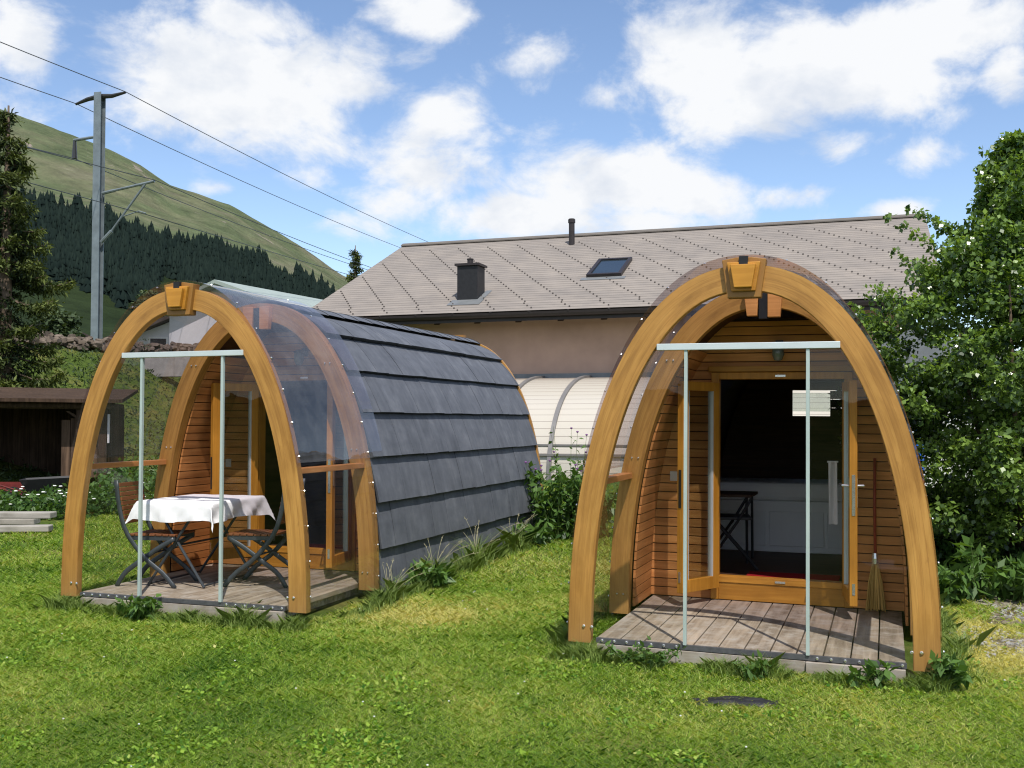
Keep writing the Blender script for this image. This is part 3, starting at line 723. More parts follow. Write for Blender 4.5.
# table and chairs on the left porch
tx, tv, tz = -.40, .85, .041
t = thing('garden_table', 'dark metal folding table with crossed legs under the white cloth', 'table', at_pod(POD_L, tx, tv, tz), POD_L[1]+R(3))
m = MB(); m.box(-.35, .35, -.42, .42, .700, .720); m.build('tabletop', M['seatwood'], t, bevel=.004)
for sy in (-.38, .38):
    for sx in (-1, 1):
        m = MB(); m.tube([(-sx*.22, sy+.006*sx, .698), (sx*.27, sy+.006*sx, .008)], .0125, 8, flat=(1,1)); m.build('leg', M['darksteel'], t)
m = MB(); m.tube([(.0,-.38,.35),(.0,.38,.35)], .009, 8); m.tube([(-.26,-.38,.02),(-.26,.38,.02)], .009, 8); m.tube([(.26,-.38,.02),(.26,.38,.02)], .009, 8); m.build('crossbar', M['darksteel'], t)
def cloth():
    m = MB(); n = 44; ax, ay, ov = .354, .424, .17; rows = []
    for i in range(n+1):
        y = -(ay+ov)+2*(ay+ov)*i/n; r = []
        for k in range(n+1):
            x = -(ax+ov)+2*(ax+ov)*k/n; dx = max(0, abs(x)-ax); dy = max(0, abs(y)-ay)
            sx = math.copysign(1, x); sy = math.copysign(1, y); cx = max(-ax, min(ax, x)); cy = max(-ay, min(ay, y)); z = .7235
            d = math.hypot(dx, dy)
            if dx or dy:
                fold = (.016*math.sin(x*24+y*17)+.009*math.sin(x*51-y*43+1))*d/ov
                # both overhang: cloth bunches into a pointed corner
                cx += sx*(min(.012, dx)+dx*.10+(fold if not dx or not dy else 0)+min(dx,dy)*.34); cy += sy*(min(.012, dy)+dy*.10+fold*.5+min(dx,dy)*.34)
                z -= d*.98 - .004 + .012*math.sin(x*9+y*7)*d/ov
            else: z += .0015*math.sin(x*30)*math.cos(y*24)
            r.append((cx, cy, z))
        rows.append(r)
    m.grid(rows)
    return m
o = cloth().build('tablecloth', M['cloth'], None, smooth=True, loc=at_pod(POD_L, tx, tv, tz), rz=POD_L[1]+R(3), fix=False); tag(o, 'white tablecloth with pointed hanging corners on the porch table', 'tablecloth')
def chair(label, loc, rz):
    t = thing('garden_chair', label, 'chair', loc, rz, 'slatted garden chairs on the porch')
    def bez(pts, n=14):
        out=[]
        for i in range(n+1):
            u = i/n*(len(pts)-1); j = min(len(pts)-2, int(u)); f = u-j
            p0, p1, p2, p3 = pts[max(0,j-1)], pts[j], pts[j+1], pts[min(len(pts)-1, j+2)]
            out.append(tuple(.5*((2*b)+(c-a)*f+(2*a-5*b+4*c-d)*f*f+(3*b-a-3*c+d)*f**3) for a,b,c,d in zip(p0,p1,p2,p3)))
        return out
    for sy in (-.2, .2):
        m = MB(); m.tube([(x, sy, z) for x, z in bez([(-.30,.90),(-.27,.68),(-.20,.46),(-.03,.25),(.14,.12),(.25,.0)])], .021, 8, flat=(.45,1)); m.build('back_leg', M['darksteel'], t, smooth=True)
        m = MB(); m.tube([(x, sy*.86, z) for x, z in bez([(.22,.41),(.08,.33),(-.08,.22),(-.22,.12),(-.30,.0)])], .021, 8, flat=(.45,1)); m.build('front_leg', M['darksteel'], t, smooth=True)
    m = MB(); m.box(-.19, .23, -.178, -.160, .395, .43); m.box(-.19, .23, .160, .178, .395, .43); m.tube([(-.05,-.2,.27),(-.05,.2,.27)], .008, 8); m.build('seat_frame', M['darksteel'], t)
    m = MB()
    for k in range(7): m.box(-.19+k*.062, -.19+k*.062+.052, -.185, .185, .431, .448, tn(.15))
    m.build('seat', M['seatwood'], t, bevel=.003)
    m = MB()
    for k in range(9):
        z = .53+k*.039; x = -.225-(z-.5)*.19
        m.box(x, x+.014, -.188, .188, z, z+.033, tn(.15))
    m.build('backrest', M['seatwood'], t, bevel=.002)
    return t
chair('garden chair with a red-brown slatted back at the left end of the white table', at_pod(POD_L, -.62, .56, .041), POD_L[1]+R(10))
chair('garden chair at the right end of the white table, seat turned to the sun', at_pod(POD_L, .20, .86, .041), POD_L[1]+R(190))

# ------------------------------------------------------------------ the big house behind
HT = -.3204; HA = Vector((math.cos(HT), math.sin(HT), 0)); HB = Vector((-math.sin(HT), math.cos(HT), 0)); E0 = Vector((1.11, 24, 0))
house = thing('house', 'long pink house with a grey shingled roof behind both pods', 'house', (1.11, 24, 0), HT)
S0, S1, RUN, ZE, ZR = -6.92, 8.28, 6.5, 4.13, 7.0; SL = math.hypot(RUN, ZR-ZE); TAN = (ZR-ZE)/RUN
def slab(m, side):
    y0, y1 = (0, RUN) if side > 0 else (2*RUN, RUN)
    n = 18; rows=[]; uvs=[]
    for i in range(n+1):
        f = i/n; rows.append([(S0, y0+(y1-y0)*f, ZE+(ZR-ZE)*f), (S1, y0+(y1-y0)*f, ZE+(ZR-ZE)*f)]); uvs.append([(0, f*SL), (S1-S0, f*SL)])
    m.grid(rows, 1.0, uvs)
m = MB(); slab(m, 1); slab(m, -1)
roof = m.build('roof', M['roof'], house, fix=False)
m = MB()      # eaves boarding and verge boards under the shingles
for y0, y1 in ((.02, RUN), (2*RUN-.02, RUN)):
    z0, z1 = ZE-.03, ZR-.03
    m.add([(S0+.03,y0,z0),(S1-.03,y0,z0),(S1-.03,y1,z1),(S0+.03,y1,z1),(S0+.03,y0,z0-.16),(S1-.03,y0,z0-.16),(S1-.03,y1,z1-.16),(S0+.03,y1,z1-.16)],
          [(0,1,2,3),(4,7,6,5),(0,4,5,1),(3,2,6,7),(0,3,7,4),(1,5,6,2)])
m.build('eaves_boarding', M['rafter'], roof)
m = MB(); m.prism([(-.14,-.06),(.14,-.06),(.14,-.03),(0,.05),(-.14,-.03)], 0, S1-S0+.02, mat=Matrix.Translation((S0-.01, RUN, ZR+.03)) @ Matrix.Rotation(R(-90), 4, 'Z'))
m.build('ridge_cap', M['roof'], roof)
m = MB(); rows=[]
for i in range(9):
    a = math.pi*i/8; rows.append([(x_, -.09-.085*math.cos(a), ZE-.06-.10*math.sin(a)) for x_ in (S0-.05, S1+.05)])
m.grid(rows); rows2 = [[(p[0], p[1], p[2]+.012) for p in r] for r in rows]; m.grid(rows2); m.box(S0, S1, .0, .02, ZE-.24, ZE-.035)
for k in range(16): m.box(S0+.5+k*.95, S0+.53+k*.95, -.19, .0, ZE-.055, ZE-.03)
m.build('gutter', M['gutter'], house, fix=False)
for k in range(15):
    x_ = S0+.55+k*1.04; m = MB(); m.add([(x_,.25,ZE-.20+.25*TAN),(x_+.14,.25,ZE-.20+.25*TAN),(x_+.14,1.15,ZE-.20+1.15*TAN),(x_,1.15,ZE-.20+1.15*TAN),(x_,.25,ZE-.36+.25*TAN),(x_+.14,.25,ZE-.36+.25*TAN),(x_+.14,1.15,ZE-.40+1.15*TAN),(x_,1.15,ZE-.40+1.15*TAN)],
        [(0,1,2,3),(4,7,6,5),(0,4,5,1),(3,2,6,7),(0,3,7,4),(1,5,6,2)]); m.build('rafter_tail', M['rafter'], house)
m = MB(); yw = .95
m.box(S0+.9, S1-.9, yw, yw+.3, -.4, ZE+.14); m.box(S0+.9, S0+1.2, yw+.301, 2*RUN-yw, -.4, ZE); m.box(S1-1.2, S1-.9, yw+.301, 2*RUN-yw, -.4, ZE); m.box(S0+.9, S1-.9, 2*RUN-yw+.001, 2*RUN-yw+.3, -.4, ZE)
for x_ in (S0+.9, S1-1.2): m.add([(x_,yw+.3,ZE+.001),(x_,2*RUN-yw,ZE+.001),(x_,RUN,ZR-.3),(x_+.3,yw+.3,ZE+.001),(x_+.3,2*RUN-yw,ZE+.001),(x_+.3,RUN,ZR-.3)], [(0,1,2),(3,5,4),(0,3,4,1),(1,4,5,2),(2,5,3,0)])
m.build('wall', M['pink'], house)
# snow guards in diagonal rows
RM = Matrix.Translation((0,0,0))
guards = []
for j in range(30):
    for i in range(-6, 20):
        t_ = .62+j*.177; s_ = S0+.30+i*.93+(29-j)*.128
        if S0+.15 < s_ < S1-.1: guards.append((s_, t_))
for i in range(16): guards.append((S0+.45+i*.93, .30)); guards.append((S0+.60+i*.93, .14)); guards.append((S0+.32+i*.93, .47))
def guard(m, s_, t_):
    y_, z_ = t_, ZE+t_*TAN; m.add([(s_-.021,y_-.01,z_+.003),(s_+.021,y_-.01,z_+.003),(s_,y_+.05,z_+.012),(s_-.018,y_-.005,z_+.036),(s_+.018,y_-.005,z_+.036)], [(0,1,4,3),(0,3,2),(1,2,4),(3,4,2)])
def gd(g): p = E0+HA*g[0]+HB*g[1]; return p.length
guards = sorted(set(guards), key=lambda g: gd(g)+(6 if g[0] > 4.5 or (0.2 < g[0] < 3.6 and g[1] < 1.8) or g[0] < -6 else 0))
for g in guards[:98]:
    m = MB(); guard(m, *g); m.build('snow_guard', M['guard'], roof)
m = MB(); [guard(m, *g) for g in guards[98:]]; o = m.build('snow_guards', M['guard'], roof); o['kind'] = 'stuff'
# chimney, vent pipe, skylight
cx_, cy_ = -2.65, 1.2; zc_ = ZE+cy_*TAN
m = MB(); m.box(cx_-.27, cx_+.27, cy_-.27, cy_+.27, zc_-.3, zc_+.74); ch = m.build('chimney', M['black'], roof, bevel=.01)
m = MB(); m.box(cx_-.32, cx_+.32, cy_-.32, cy_+.32, zc_+.741, zc_+.80); m.lathe([(.075,0),(.075,.12),(.085,.121),(.085,.15)], (cx_-.02, cy_, zc_+.80), 14); m.build('chimney_cap', M['gutter'], ch)
m = MB(); zf = lambda y_: ZE+y_*TAN+.012
for x0, x1, y0, y1 in ((cx_-.4, cx_+.45, cy_-.65, cy_-.271), (cx_+.271, cx_+.42, cy_-.27, cy_+.4)): m.add([(x0,y0,zf(y0)),(x1,y0,zf(y0)),(x1,y1,zf(y1)),(x0,y1,zf(y1))], [(0,1,2,3)])
m.build('flashing', M['zinc'], ch, fix=False)
vx, vy = -1.22, 5.6; vz = ZE+vy*TAN
m = MB(); m.lathe([(.085,-.2),(.085,.62),(.105,.621),(.105,.72),(.085,.721),(.085,.74)], (vx,vy,vz), 14); m.build('vent_pipe', M['gutter'], roof)
ang = math.atan(TAN); sk = Matrix.Translation((.04, 2.33, ZE+2.33*TAN)) @ Matrix.Rotation(ang, 4, 'X')
m = MB(); fw = .09
m.box(0, .9, 0, fw, .0, .09, mat=sk); m.box(0, .9, 1.5-fw, 1.5, .0, .09, mat=sk); m.box(0, fw, fw+.001, 1.5-fw-.001, .0, .09, mat=sk); m.box(.9-fw, .9, fw+.001, 1.5-fw-.001, .0, .09, mat=sk)
sl_ = m.build('skylight_frame', M['gutter'], roof)
m = MB(); m.box(fw+.001, .9-fw-.001, fw+.001, 1.5-fw-.001, .03, .06, mat=sk); m.build('skylight_pane', simple('dark_roof_glass', (.02,.03,.04), .08, 0, .9, .1, 2, 0), sl_)
m = MB(); m.box(-.12, 1.02, -.22, -.002, .004, .012, mat=sk); m.build('skylight_flashing', M['zinc'], sl_)
# curved lean-to glasshouse on the wall
LD, LZ = 3.6, 2.57; LS0, LS1 = -2.99, 7.9
def lprof(a): return (yw-LD*math.sin(a), -.15+(LZ+.15)*math.cos(a)) if False else (yw-LD*(math.sin(a))**.9, .30+(LZ-.30)*(max(0,math.cos(a)))**.9)
prof = [lprof(math.pi/2*i/24) for i in range(25)]
L_ = [0]
for p, q in zip(prof, prof[1:]): L_.append(L_[-1]+math.dist(p, q))
m = MB(); rows = [[(x_, p[0], p[1]) for x_ in (LS0, LS1)] for p in prof]; uvs = [[(0, L_[-1]-l), (LS1-LS0, L_[-1]-l)] for l in L_]
m.grid(rows, 1.0, uvs)
for x_ in (LS0, LS1): m.add([(x_, p[0], p[1]) for p in prof]+[(x_, yw, .3)], [tuple(range(26))])
lt = m.build('lean_to', M['leanto'], house, smooth=False, fix=False)
nr = int((LS1-LS0)/1.16)
for k in range(nr+1):
    x_ = LS0+.02+k*1.16; m = MB(); rows=[]
    for i, p in enumerate(prof):
        a = prof[max(0,i-1)]; b = prof[min(24,i+1)]; d = (b[0]-a[0], b[1]-a[1]); l = math.hypot(*d); n_ = (d[1]/l, -d[0]/l)
        if n_[1] < 0 and n_[0] > 0: n_ = (-n_[0], -n_[1])
        n_ = (-abs(n_[0]), abs(n_[1]))
        rows.append([(x_-.045, p[0], p[1]), (x_-.045, p[0]+n_[0]*.05, p[1]+n_[1]*.05), (x_+.045, p[0]+n_[0]*.05, p[1]+n_[1]*.05), (x_+.045, p[0], p[1])])
    m.grid(rows); m.build('rib', M['rib'], lt, fix=False)
m = MB(); m.box(LS0-.1, LS1+.1, yw-.12, yw-.001, LZ-.01, LZ+.11); m.build('wall_flashing', M['zinc'], lt)
m = MB()
for zz_, dd in ((.85,.03),(1.05,.03)):
    i = min(range(25), key=lambda i: abs(prof[i][1]-zz_)); m.box(LS0, LS1, prof[i][0]-dd-.03, prof[i][0]-.01, zz_-.02, zz_+.02)
m.build('glazing_bar', M['rib'], lt)

# annex with the pale metal roof to the left of the house
ax = thing('outbuilding', 'low white-walled building with a pale sheet metal roof left of the pink house', 'building', (-11.6, 41.6, 0), R(66.4)); ax.scale = (1.185,1.185,1.139)
m = MB(); LL_ = 6.6
for sg in (-1, 1):
    m.add([(-.45,0,6.27),(LL_,0,6.27),(LL_,sg*2.7,5.3),(-.45,sg*2.7,5.3),(-.45,0,6.14),(LL_,0,6.14),(LL_,sg*2.7,5.17),(-.45,sg*2.7,5.17)], [(0,1,2,3),(4,7,6,5),(2,3,7,6),(0,3,7,4),(1,5,6,2)])
m.build('roof', M['greenroof'], ax)
m = MB(); m.add([(0,-2.3,2),(0,2.3,2),(0,2.3,5.28),(0,0,6.11),(0,-2.3,5.28),(LL_-.2,-2.3,2),(LL_-.2,2.3,2),(LL_-.2,2.3,5.28),(LL_-.2,0,6.11),(LL_-.2,-2.3,5.28)], [(0,1,2,3,4),(9,8,7,6,5),(0,5,6,1),(1,6,7,2),(4,9,5,0)]); m.build('wall', M['housewhite'], ax)

# white houses beyond the railway
def chalet(label, loc, rz, w, d, h, rise, wall, balcony=True, roofmat='brownroof'):
    t = thing('chalet', label, 'house', loc, rz)
    m = MB(); m.prism([(-w/2,-1),(w/2,-1),(w/2,h),(0,h+rise*.93),(-w/2,h)], 0, d); m.build('wall', M[wall], t)
    m = MB(); k = rise/(w/2)
    for sx in (-1, 1):
        xo = sx*(w/2+.7); zo = h-.7*k
        m.add([(0,-.8,h+rise),(xo,-.8,zo),(xo,d+.8,zo),(0,d+.8,h+rise),(0,-.8,h+rise+.2),(xo,-.8,zo+.2),(xo,d+.8,zo+.2),(0,d+.8,h+rise+.2)], [(0,1,2,3),(4,7,6,5),(0,4,5,1),(3,2,6,7),(1,5,6,2)])
    m.build('roof', M[roofmat], t)
    if balcony:
        m = MB(); m.box(-w*.1, w*.42, -1.0, -.001, h*.48, h*.48+.14); m.box(-w*.1, w*.42, -1.0, -.94, h*.48+.9, h*.48+1.0); b = m.build('balcony', M['rafter'], t)
        m = MB(); m.box(w*.05-.09, w*.05+.09, -.98, -.80, 0, h*.48-.001); m.box(-w*.1, -w*.1+.12, -.98, -.86, h*.48+.141, h+.2); m.build('post', M['white'], b)
    for k_, (xx, zz_) in enumerate(((-w*.28, h*.62), (w*.2, h*.62), (-w*.28, h*.2))):
        m = MB(); m.box(xx-.5, xx+.5, -.03, -.002, zz_-.1, zz_+1.0); f = m.build('window', M['white'], t)
        m = MB(); m.box(xx-.4, xx+.4, -.045, -.031, zz_, zz_+.9); m.build('pane', M['gutter'], f)
    return t
chalet('white gabled chalet with a brown roof and balcony seen through the porch arch', (-16.6, 55.2, 3.6), R(8), 7.6, 9, 2.2, 1.75, 'housewhite')
chalet('white house with a dark roof just right of the railway mast base', (-21.3, 58.8, 3.7), R(20), 7, 7, 1.5, 1.4, 'housewhite', False)
chalet('brown-roofed house half hidden behind the conifer, left of the mast', (-33.5, 79, 4.1), R(28), 9, 8, 2.2, 2.0, 'housewhite', False)

# ------------------------------------------------------------------ railway mast and wires
mt = thing('railway_mast', 'tall grey steel railway mast with a bracket arm on the embankment', 'mast', (MAST[0], MAST[1], 3.38), math.atan2(RN[1], RN[0]))
zb = 3.38
m = MB(); m.box(-.13,.13,-.13,-.108,0,8.85); m.box(-.13,.13,.108,.13,0,8.85); m.box(-.012,.012,-.107,.107,0,8.85); m.build('pole', M['pole'], mt)
m = MB(); m.tube([(-.9,0,8.55),(-.45,0,8.68),(0,0,8.74),(.45,0,8.72),(.95,0,8.80)], [.04,.07,.09,.07,.04], 8); m.build('crossarm', M['insul'], mt)
m = MB(); m.tube([(-.15,0,7.42),(-.95,0,7.36)], .05, 8); br = m.build('bracket', M['pole'], mt); m = MB(); m.tube([(-.92,0,7.36),(-.92,0,6.75)], [.05,.09], 8); m.build('insulator', M['insul'], br)
m = MB(); m.tube([(.15,0,5.55),(.6,0,5.62)], .055, 8); m.tube([(.6,0,5.62),(2.05,0,5.84)], .045, 8); ca = m.build('cantilever_arm', M['pole'], mt)
m = MB(); m.tube([(.12,0,3.95),(.5,0,4.3)], .06, 8); m.tube([(.5,0,4.3),(1.75,0,5.80)], .035, 8); m.build('brace', M['pole'], ca)
m = MB(); m.tube([(.9,0,4.75),(1.5,0,4.9),(1.75,0,4.82)], .02, 8); m.build('registration_arm', M['pole'], ca)
def wire(label, off_n, z, sag, r=.014, ends=(-45, 55)):
    m = MB(); n = 20
    for (k0, k1) in ((ends[0], 0), (0, ends[1]), (ends[1], ends[1]*2)):
        pts = []
        for i in range(n+1):
            f = i/n; k = k0+(k1-k0)*f; zz = zb+z-sag*4*f*(1-f)+.0232*k
            pts.append((MAST[0]+RD[0]*k+RN[0]*off_n, MAST[1]+RD[1]*k+RN[1]*off_n, zz))
        m.tube(pts, r, 5)
    o = m.build('overhead_wire', M['wire'], None); return tag(o, label, 'wire', 'railway overhead wires')
wire('highest overhead wire, fixed to the right tip of the mast crossarm', .95, 8.82, .55)
wire('second overhead wire, fixed to the left tip of the mast crossarm', -.9, 8.57, .55)
wire('overhead wire held by the tip of the long bracket arm', 2.05, 5.88, .7)
wire('thin contact wire hanging just below the long bracket arm', 1.75, 4.78, .12)
wire('overhead wire on the short left bracket of the mast', -.92, 6.75, .7)

# rubble kerb along the embankment crest
def stone_row():
    t = thing('rubble_wall', 'low brown rubble wall along the top of the grassy bank', 'wall', (0,0,0))
    m = MB(); rg = random.Random(5)
    for k in range(800):
        f = rg.uniform(-9, 14); lvl = rg.random(); s_ = 1.75+.35*rg.random()
        x, y = MAST[0]+RD[0]*f+RN[0]*s_, MAST[1]+RD[1]*f+RN[1]*s_; z = gz(x, y)+lvl*.22-.02; r_ = rg.uniform(.05,.12)
        mt_ = Matrix.Translation((x,y,z)) @ Matrix.Rotation(rg.uniform(0,3), 4, 'Z') @ Matrix.Rotation(rg.uniform(-.4,.4), 4, 'X')
        a, b, c = r_*rg.uniform(.9,1.7), r_*rg.uniform(.7,1.2), r_*rg.uniform(.5,.8)
        m.prism([(-a,-c*.4),(-a*.5,-c),(a*.6,-c*.9),(a,-c*.2),(a*.7,c*.8),(-a*.4,c),(-a*.9,c*.5)], -b, b, tn(.3), mat=mt_)
    m.build('stones', M['stone'], t)
stone_row()
m = MB(); m.box(-.55,.55,-.12,.12,-.1,.62); m.box(.56,1.5,-.12,.12,-.1,.58,.9); o = m.build('concrete_block', M['concrete'], None, bevel=.015, loc=(-10.6, 31.2, gz(-10.6, 31.2)+.1), rz=R(-12)); tag(o, 'grey concrete retaining block set in the bank below the white chalet', 'concrete block')

# ------------------------------------------------------------------ shed on the left
sh = thing('log_shed', 'low dark open-fronted wooden shed with a log roof edge at the left', 'shed', (-8.95, 17.6, gz(-8.2,17.5)-.03), R(15))
for (x, y) in ((-3.2,0),(-.6,0),(1.55,0),(1.9,.05),(-3.2,2.4),(1.9,2.4)): m = MB(); m.box(x-.07,x+.07,y-.07,y+.07,0,1.62,tn(.2)); m.build('post', M['shedwood'], sh, bevel=.01)
m = MB(); x=-3.4
while x < 1.9: m.box(x, x+.15, 2.42, 2.46, 0, 1.6, tn(.3)); x += .155
y = .2
while y < 2.35: m.box(1.98, 2.02, y, y+.15, 0, 1.65, tn(.3)); m.box(-3.44, -3.40, y, y+.15, 0, 1.65, tn(.3)); y += .155
for k in range(4): m.box(1.22+k*.15, 1.22+k*.15+.14, .12, .16, .35, 1.35+.03*k, 1.6+.5*random.random())
m.build('plank_wall', M['shedwood'], sh)
m = MB(); m.tube([(-3.7,-.08,1.66),(2.1,-.08,1.60)], .075, 10); m.box(-3.7,-2.2,-.22,-.06,1.44,1.55,2.6); m.tube([(-3.6,.9,1.70),(2.0,.9,1.66)], .07, 10); m.build('beam', M['shedwood'], sh)
m = MB(); m.add([(-3.9,-.35,1.70),(2.25,-.35,1.64),(2.25,2.7,1.90),(-3.9,2.7,1.96),(-3.9,-.35,1.76),(2.25,-.35,1.70),(2.25,2.7,1.96),(-3.9,2.7,2.02)], [(0,3,2,1),(4,5,6,7),(0,1,5,4),(2,3,7,6),(0,4,7,3),(1,2,6,5)])
m.build('roof', M['shedwood'], sh)
m = MB(); m.add([(1.3,.0,1.5),(1.36,.0,1.5),(1.84,.0,1.18),(1.84,.0,1.12),(1.3,.05,1.5),(1.36,.05,1.5),(1.84,.05,1.18),(1.84,.05,1.12)], [(0,1,2,3),(4,7,6,5),(0,4,5,1),(1,5,6,2),(2,6,7,3),(3,7,4,0)], 1.8); m.build('corner_brace', M['shedwood'], sh)
m = MB(); m.box(1.98,2.01,-.02,.10,.95,1.45); m.build('sign_strip', M['white'], sh)
# wheelbarrow in front of the shed
wb = thing('wheelbarrow', 'black-trayed wheelbarrow standing in front of the dark shed', 'wheelbarrow', (-7.1, 15.9, gz(-7.1,15.9)), R(15))
m = MB(); a=[(-.42,-.30,.62),(.45,-.32,.66),(.45,.32,.66),(-.42,.30,.62)]; b=[(-.25,-.18,.32),(.22,-.2,.36),(.22,.2,.36),(-.25,.18,.32)]
m.add(a+b, [(0,1,5,4),(1,2,6,5),(2,3,7,6),(3,0,4,7),(4,5,6,7)]); tr_ = m.build('tray', M['black'], wb, fix=False); tr_.modifiers.new('s','SOLIDIFY').thickness = .012; wb.scale = (.8,.8,.8)
m = MB()
for sy in (-.22,.22): m.tube([(-.95,sy*1.2,.52),(-.3,sy,.31),(.35,sy*.7,.27),(.62,sy*.25,.2)], .016, 8); m.tube([(-.2,sy,.3),(-.28,sy*1.05,0)], .014, 8)
m.build('frame', M['dullred'], wb)
m = MB(); m.lathe([(.07,-.05),(.19,-.045),(.2,0),(.19,.045),(.07,.05)], (.62,0,.2), 18, axis='y'); m.build('wheel', M['black'], wb)
cr = thing('garden_cart', 'red metal garden cart frame lying beside the wheelbarrow in the shed mouth', 'cart', (-8.2, 16.2, gz(-8.2,16.2)), R(4))
m = MB(); m.box(-.7,.7,-.02,.02,.30,.38); m.box(-.7,.7,.5,.54,.30,.38); m.box(-.7,-.66,-.02,.54,.2,.299); m.box(.66,.7,-.02,.54,.2,.299); m.build('frame', M['dullred'], cr)
for sx in (-.45,.45):
    m = MB(); m.lathe([(.05,-.04),(.17,-.03),(.17,.03),(.05,.04)], (sx,-.06,.17), 16, axis='y'); m.build('wheel', M['black'], cr)
# grey planks lying by the shed
for k, (x, y, z, rz, l, lab) in enumerate(((-7.55,13.6,.17,-.03,3.2,'weathered grey plank on top of the pile by the lawn edge'),(-7.35,13.1,.04,.12,3.0,'weathered grey plank nearest the lawn, lowest of the pile'),(-7.9,14.0,.04,-.02,3.1,'weathered grey plank at the rear of the pile, toward the shed'))):
    m = MB(); m.box(-l/2,l/2,-.10,.10,-.05,.03, tn(.1)); m.build('plank', M['greyplank'], None, bevel=.012, loc=(x,y,gz(x,y)+z+.03), rz=rz); tag(bpy.context.scene.collection.objects[-1], lab, 'plank', 'grey planks by the shed')

# ------------------------------------------------------------------ vegetation
def clump_tree(name, label, loc, clumps, leaf, per, mat, trunk, tone_fn=None, cat='tree', aspect=.7, up=.6, trunkmat='bark', grp=None):
    """clumps: list of (x,y,z,r); leaves scatter in each clump, denser at its rim"""
    t = thing(name, label, cat, loc, 0, grp); P=[]; O=[]; T=[]
    for (x,y,z,r) in clumps:
        n = max(6, int(per*(r/.35)**2)); d = RNG.normal(size=(n,3)); d /= np.linalg.norm(d, axis=1)[:,None]
        rad_ = r*RNG.random(n)**.45; p = d*rad_[:,None]*np.array([1,1,.8])+np.array([x,y,z]); P.append(p); O.append(d)
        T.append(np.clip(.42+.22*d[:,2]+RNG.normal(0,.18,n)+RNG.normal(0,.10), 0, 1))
    P=np.concatenate(P); O=np.concatenate(O); T=np.concatenate(T)
    leaves('crown' if cat=='tree' else 'foliage', P, leaf, M[mat], T, t, up=up, aspect=aspect, out=O)
    m = MB()
    for pts, r0 in trunk: m.tube(pts, [r0*(1-.8*i/(len(pts)-1)) for i in range(len(pts))], 7)
    m.build('trunk' if cat == 'tree' else 'stem', M[trunkmat], t, smooth=True)
    return t
# right-hand tall bush: crown hull from measured outline, several stems
rg = random.Random(12); BX, BY = 5.12, 10.5
cl = []
def bush_half(z):      # half width by height (m)
    tab = [(0,1.25),(.4,1.35),(.9,1.45),(1.6,1.36),(2.2,1.34),(2.7,1.16),(3.1,.80),(3.5,.50),(3.9,.28),(4.2,.12),(4.45,.05)]
    for (z0,w0),(z1,w1) in zip(tab, tab[1:]):
        if z0 <= z <= z1: return w0+(w1-w0)*(z-z0)/(z1-z0)
    return .05
while len(cl) < 690:
    z = rg.uniform(.15, 4.25); a = rg.uniform(0, 6.28); w = bush_half(z); q = w*(rg.random()**.33)*rg.uniform(.72,1.08)
    n_ = mnoise.noise(Vector((math.cos(a)*1.6+5, math.sin(a)*1.6, z*1.1)))
    q *= 1+.42*n_
    cl.append((q*math.cos(a)*1.02, q*math.sin(a)*.95, z+.1, rg.uniform(.10,.25)*(1 if z < 3.3 else .6)))
for k in range(46):      # shoots that break the outline
    a = rg.uniform(2.0, 5.2) if k % 2 else rg.uniform(0, 6.28); z = rg.uniform(1.4, 3.7); w = bush_half(z)*1.0; l = rg.uniform(.25,.55)
    for j in range(5): f = j/4; cl.append(((w+l*f)*math.cos(a), (w+l*f)*math.sin(a), z+.45*f*l+.12*f, .11*(1-.5*f)))
for k in range(9):
    x0, y0 = rg.uniform(-.25,.3), rg.uniform(-.3,.3); h = rg.uniform(3.9,4.45)
    for j in range(5): f = j/4; cl.append((x0*1.4+.12+rg.uniform(-.05,.05), y0+rg.uniform(-.05,.05), h-.75+f*.75, .12*(1-.6*f)))
stems = []
for k in range(9):
    a = 6.28*k/9; e = rg.uniform(.5,1.1); h = rg.uniform(2.2,3.2); stems.append(([(.12*math.cos(a),.12*math.sin(a),-.1),(.3*e*math.cos(a),.3*e*math.sin(a),h*.35),(.7*e*math.cos(a),.7*e*math.sin(a),h*.7),(.85*e*math.cos(a),.85*e*math.sin(a),h)], .045))
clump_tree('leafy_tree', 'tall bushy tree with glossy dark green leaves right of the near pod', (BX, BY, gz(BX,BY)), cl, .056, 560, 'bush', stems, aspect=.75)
# a paler willow-like branch group hanging beside the pod
cl=[]
for k in range(50):
    z = rg.uniform(1.5, 2.85); cl.append((rg.uniform(-.35,.35)*(1.1-.2*(z-2)), rg.uniform(-.3,.3), z, rg.uniform(.09,.18)))
for k in range(34): z = rg.uniform(.3,1.8); cl.append((rg.uniform(-.2,.25), rg.uniform(-.2,.2), z, rg.uniform(.07,.14)))
clump_tree('sapling', 'paler loose sapling between the near pod and the tall bushy tree', (3.92, 10.9, gz(3.92,10.9)), cl, .056, 330, 'bush', [([(0,0,-.1),(.05,0,1.1),(-.05,.05,2.1),(.0,0,2.8)], .03)], cat='tree', aspect=.6)

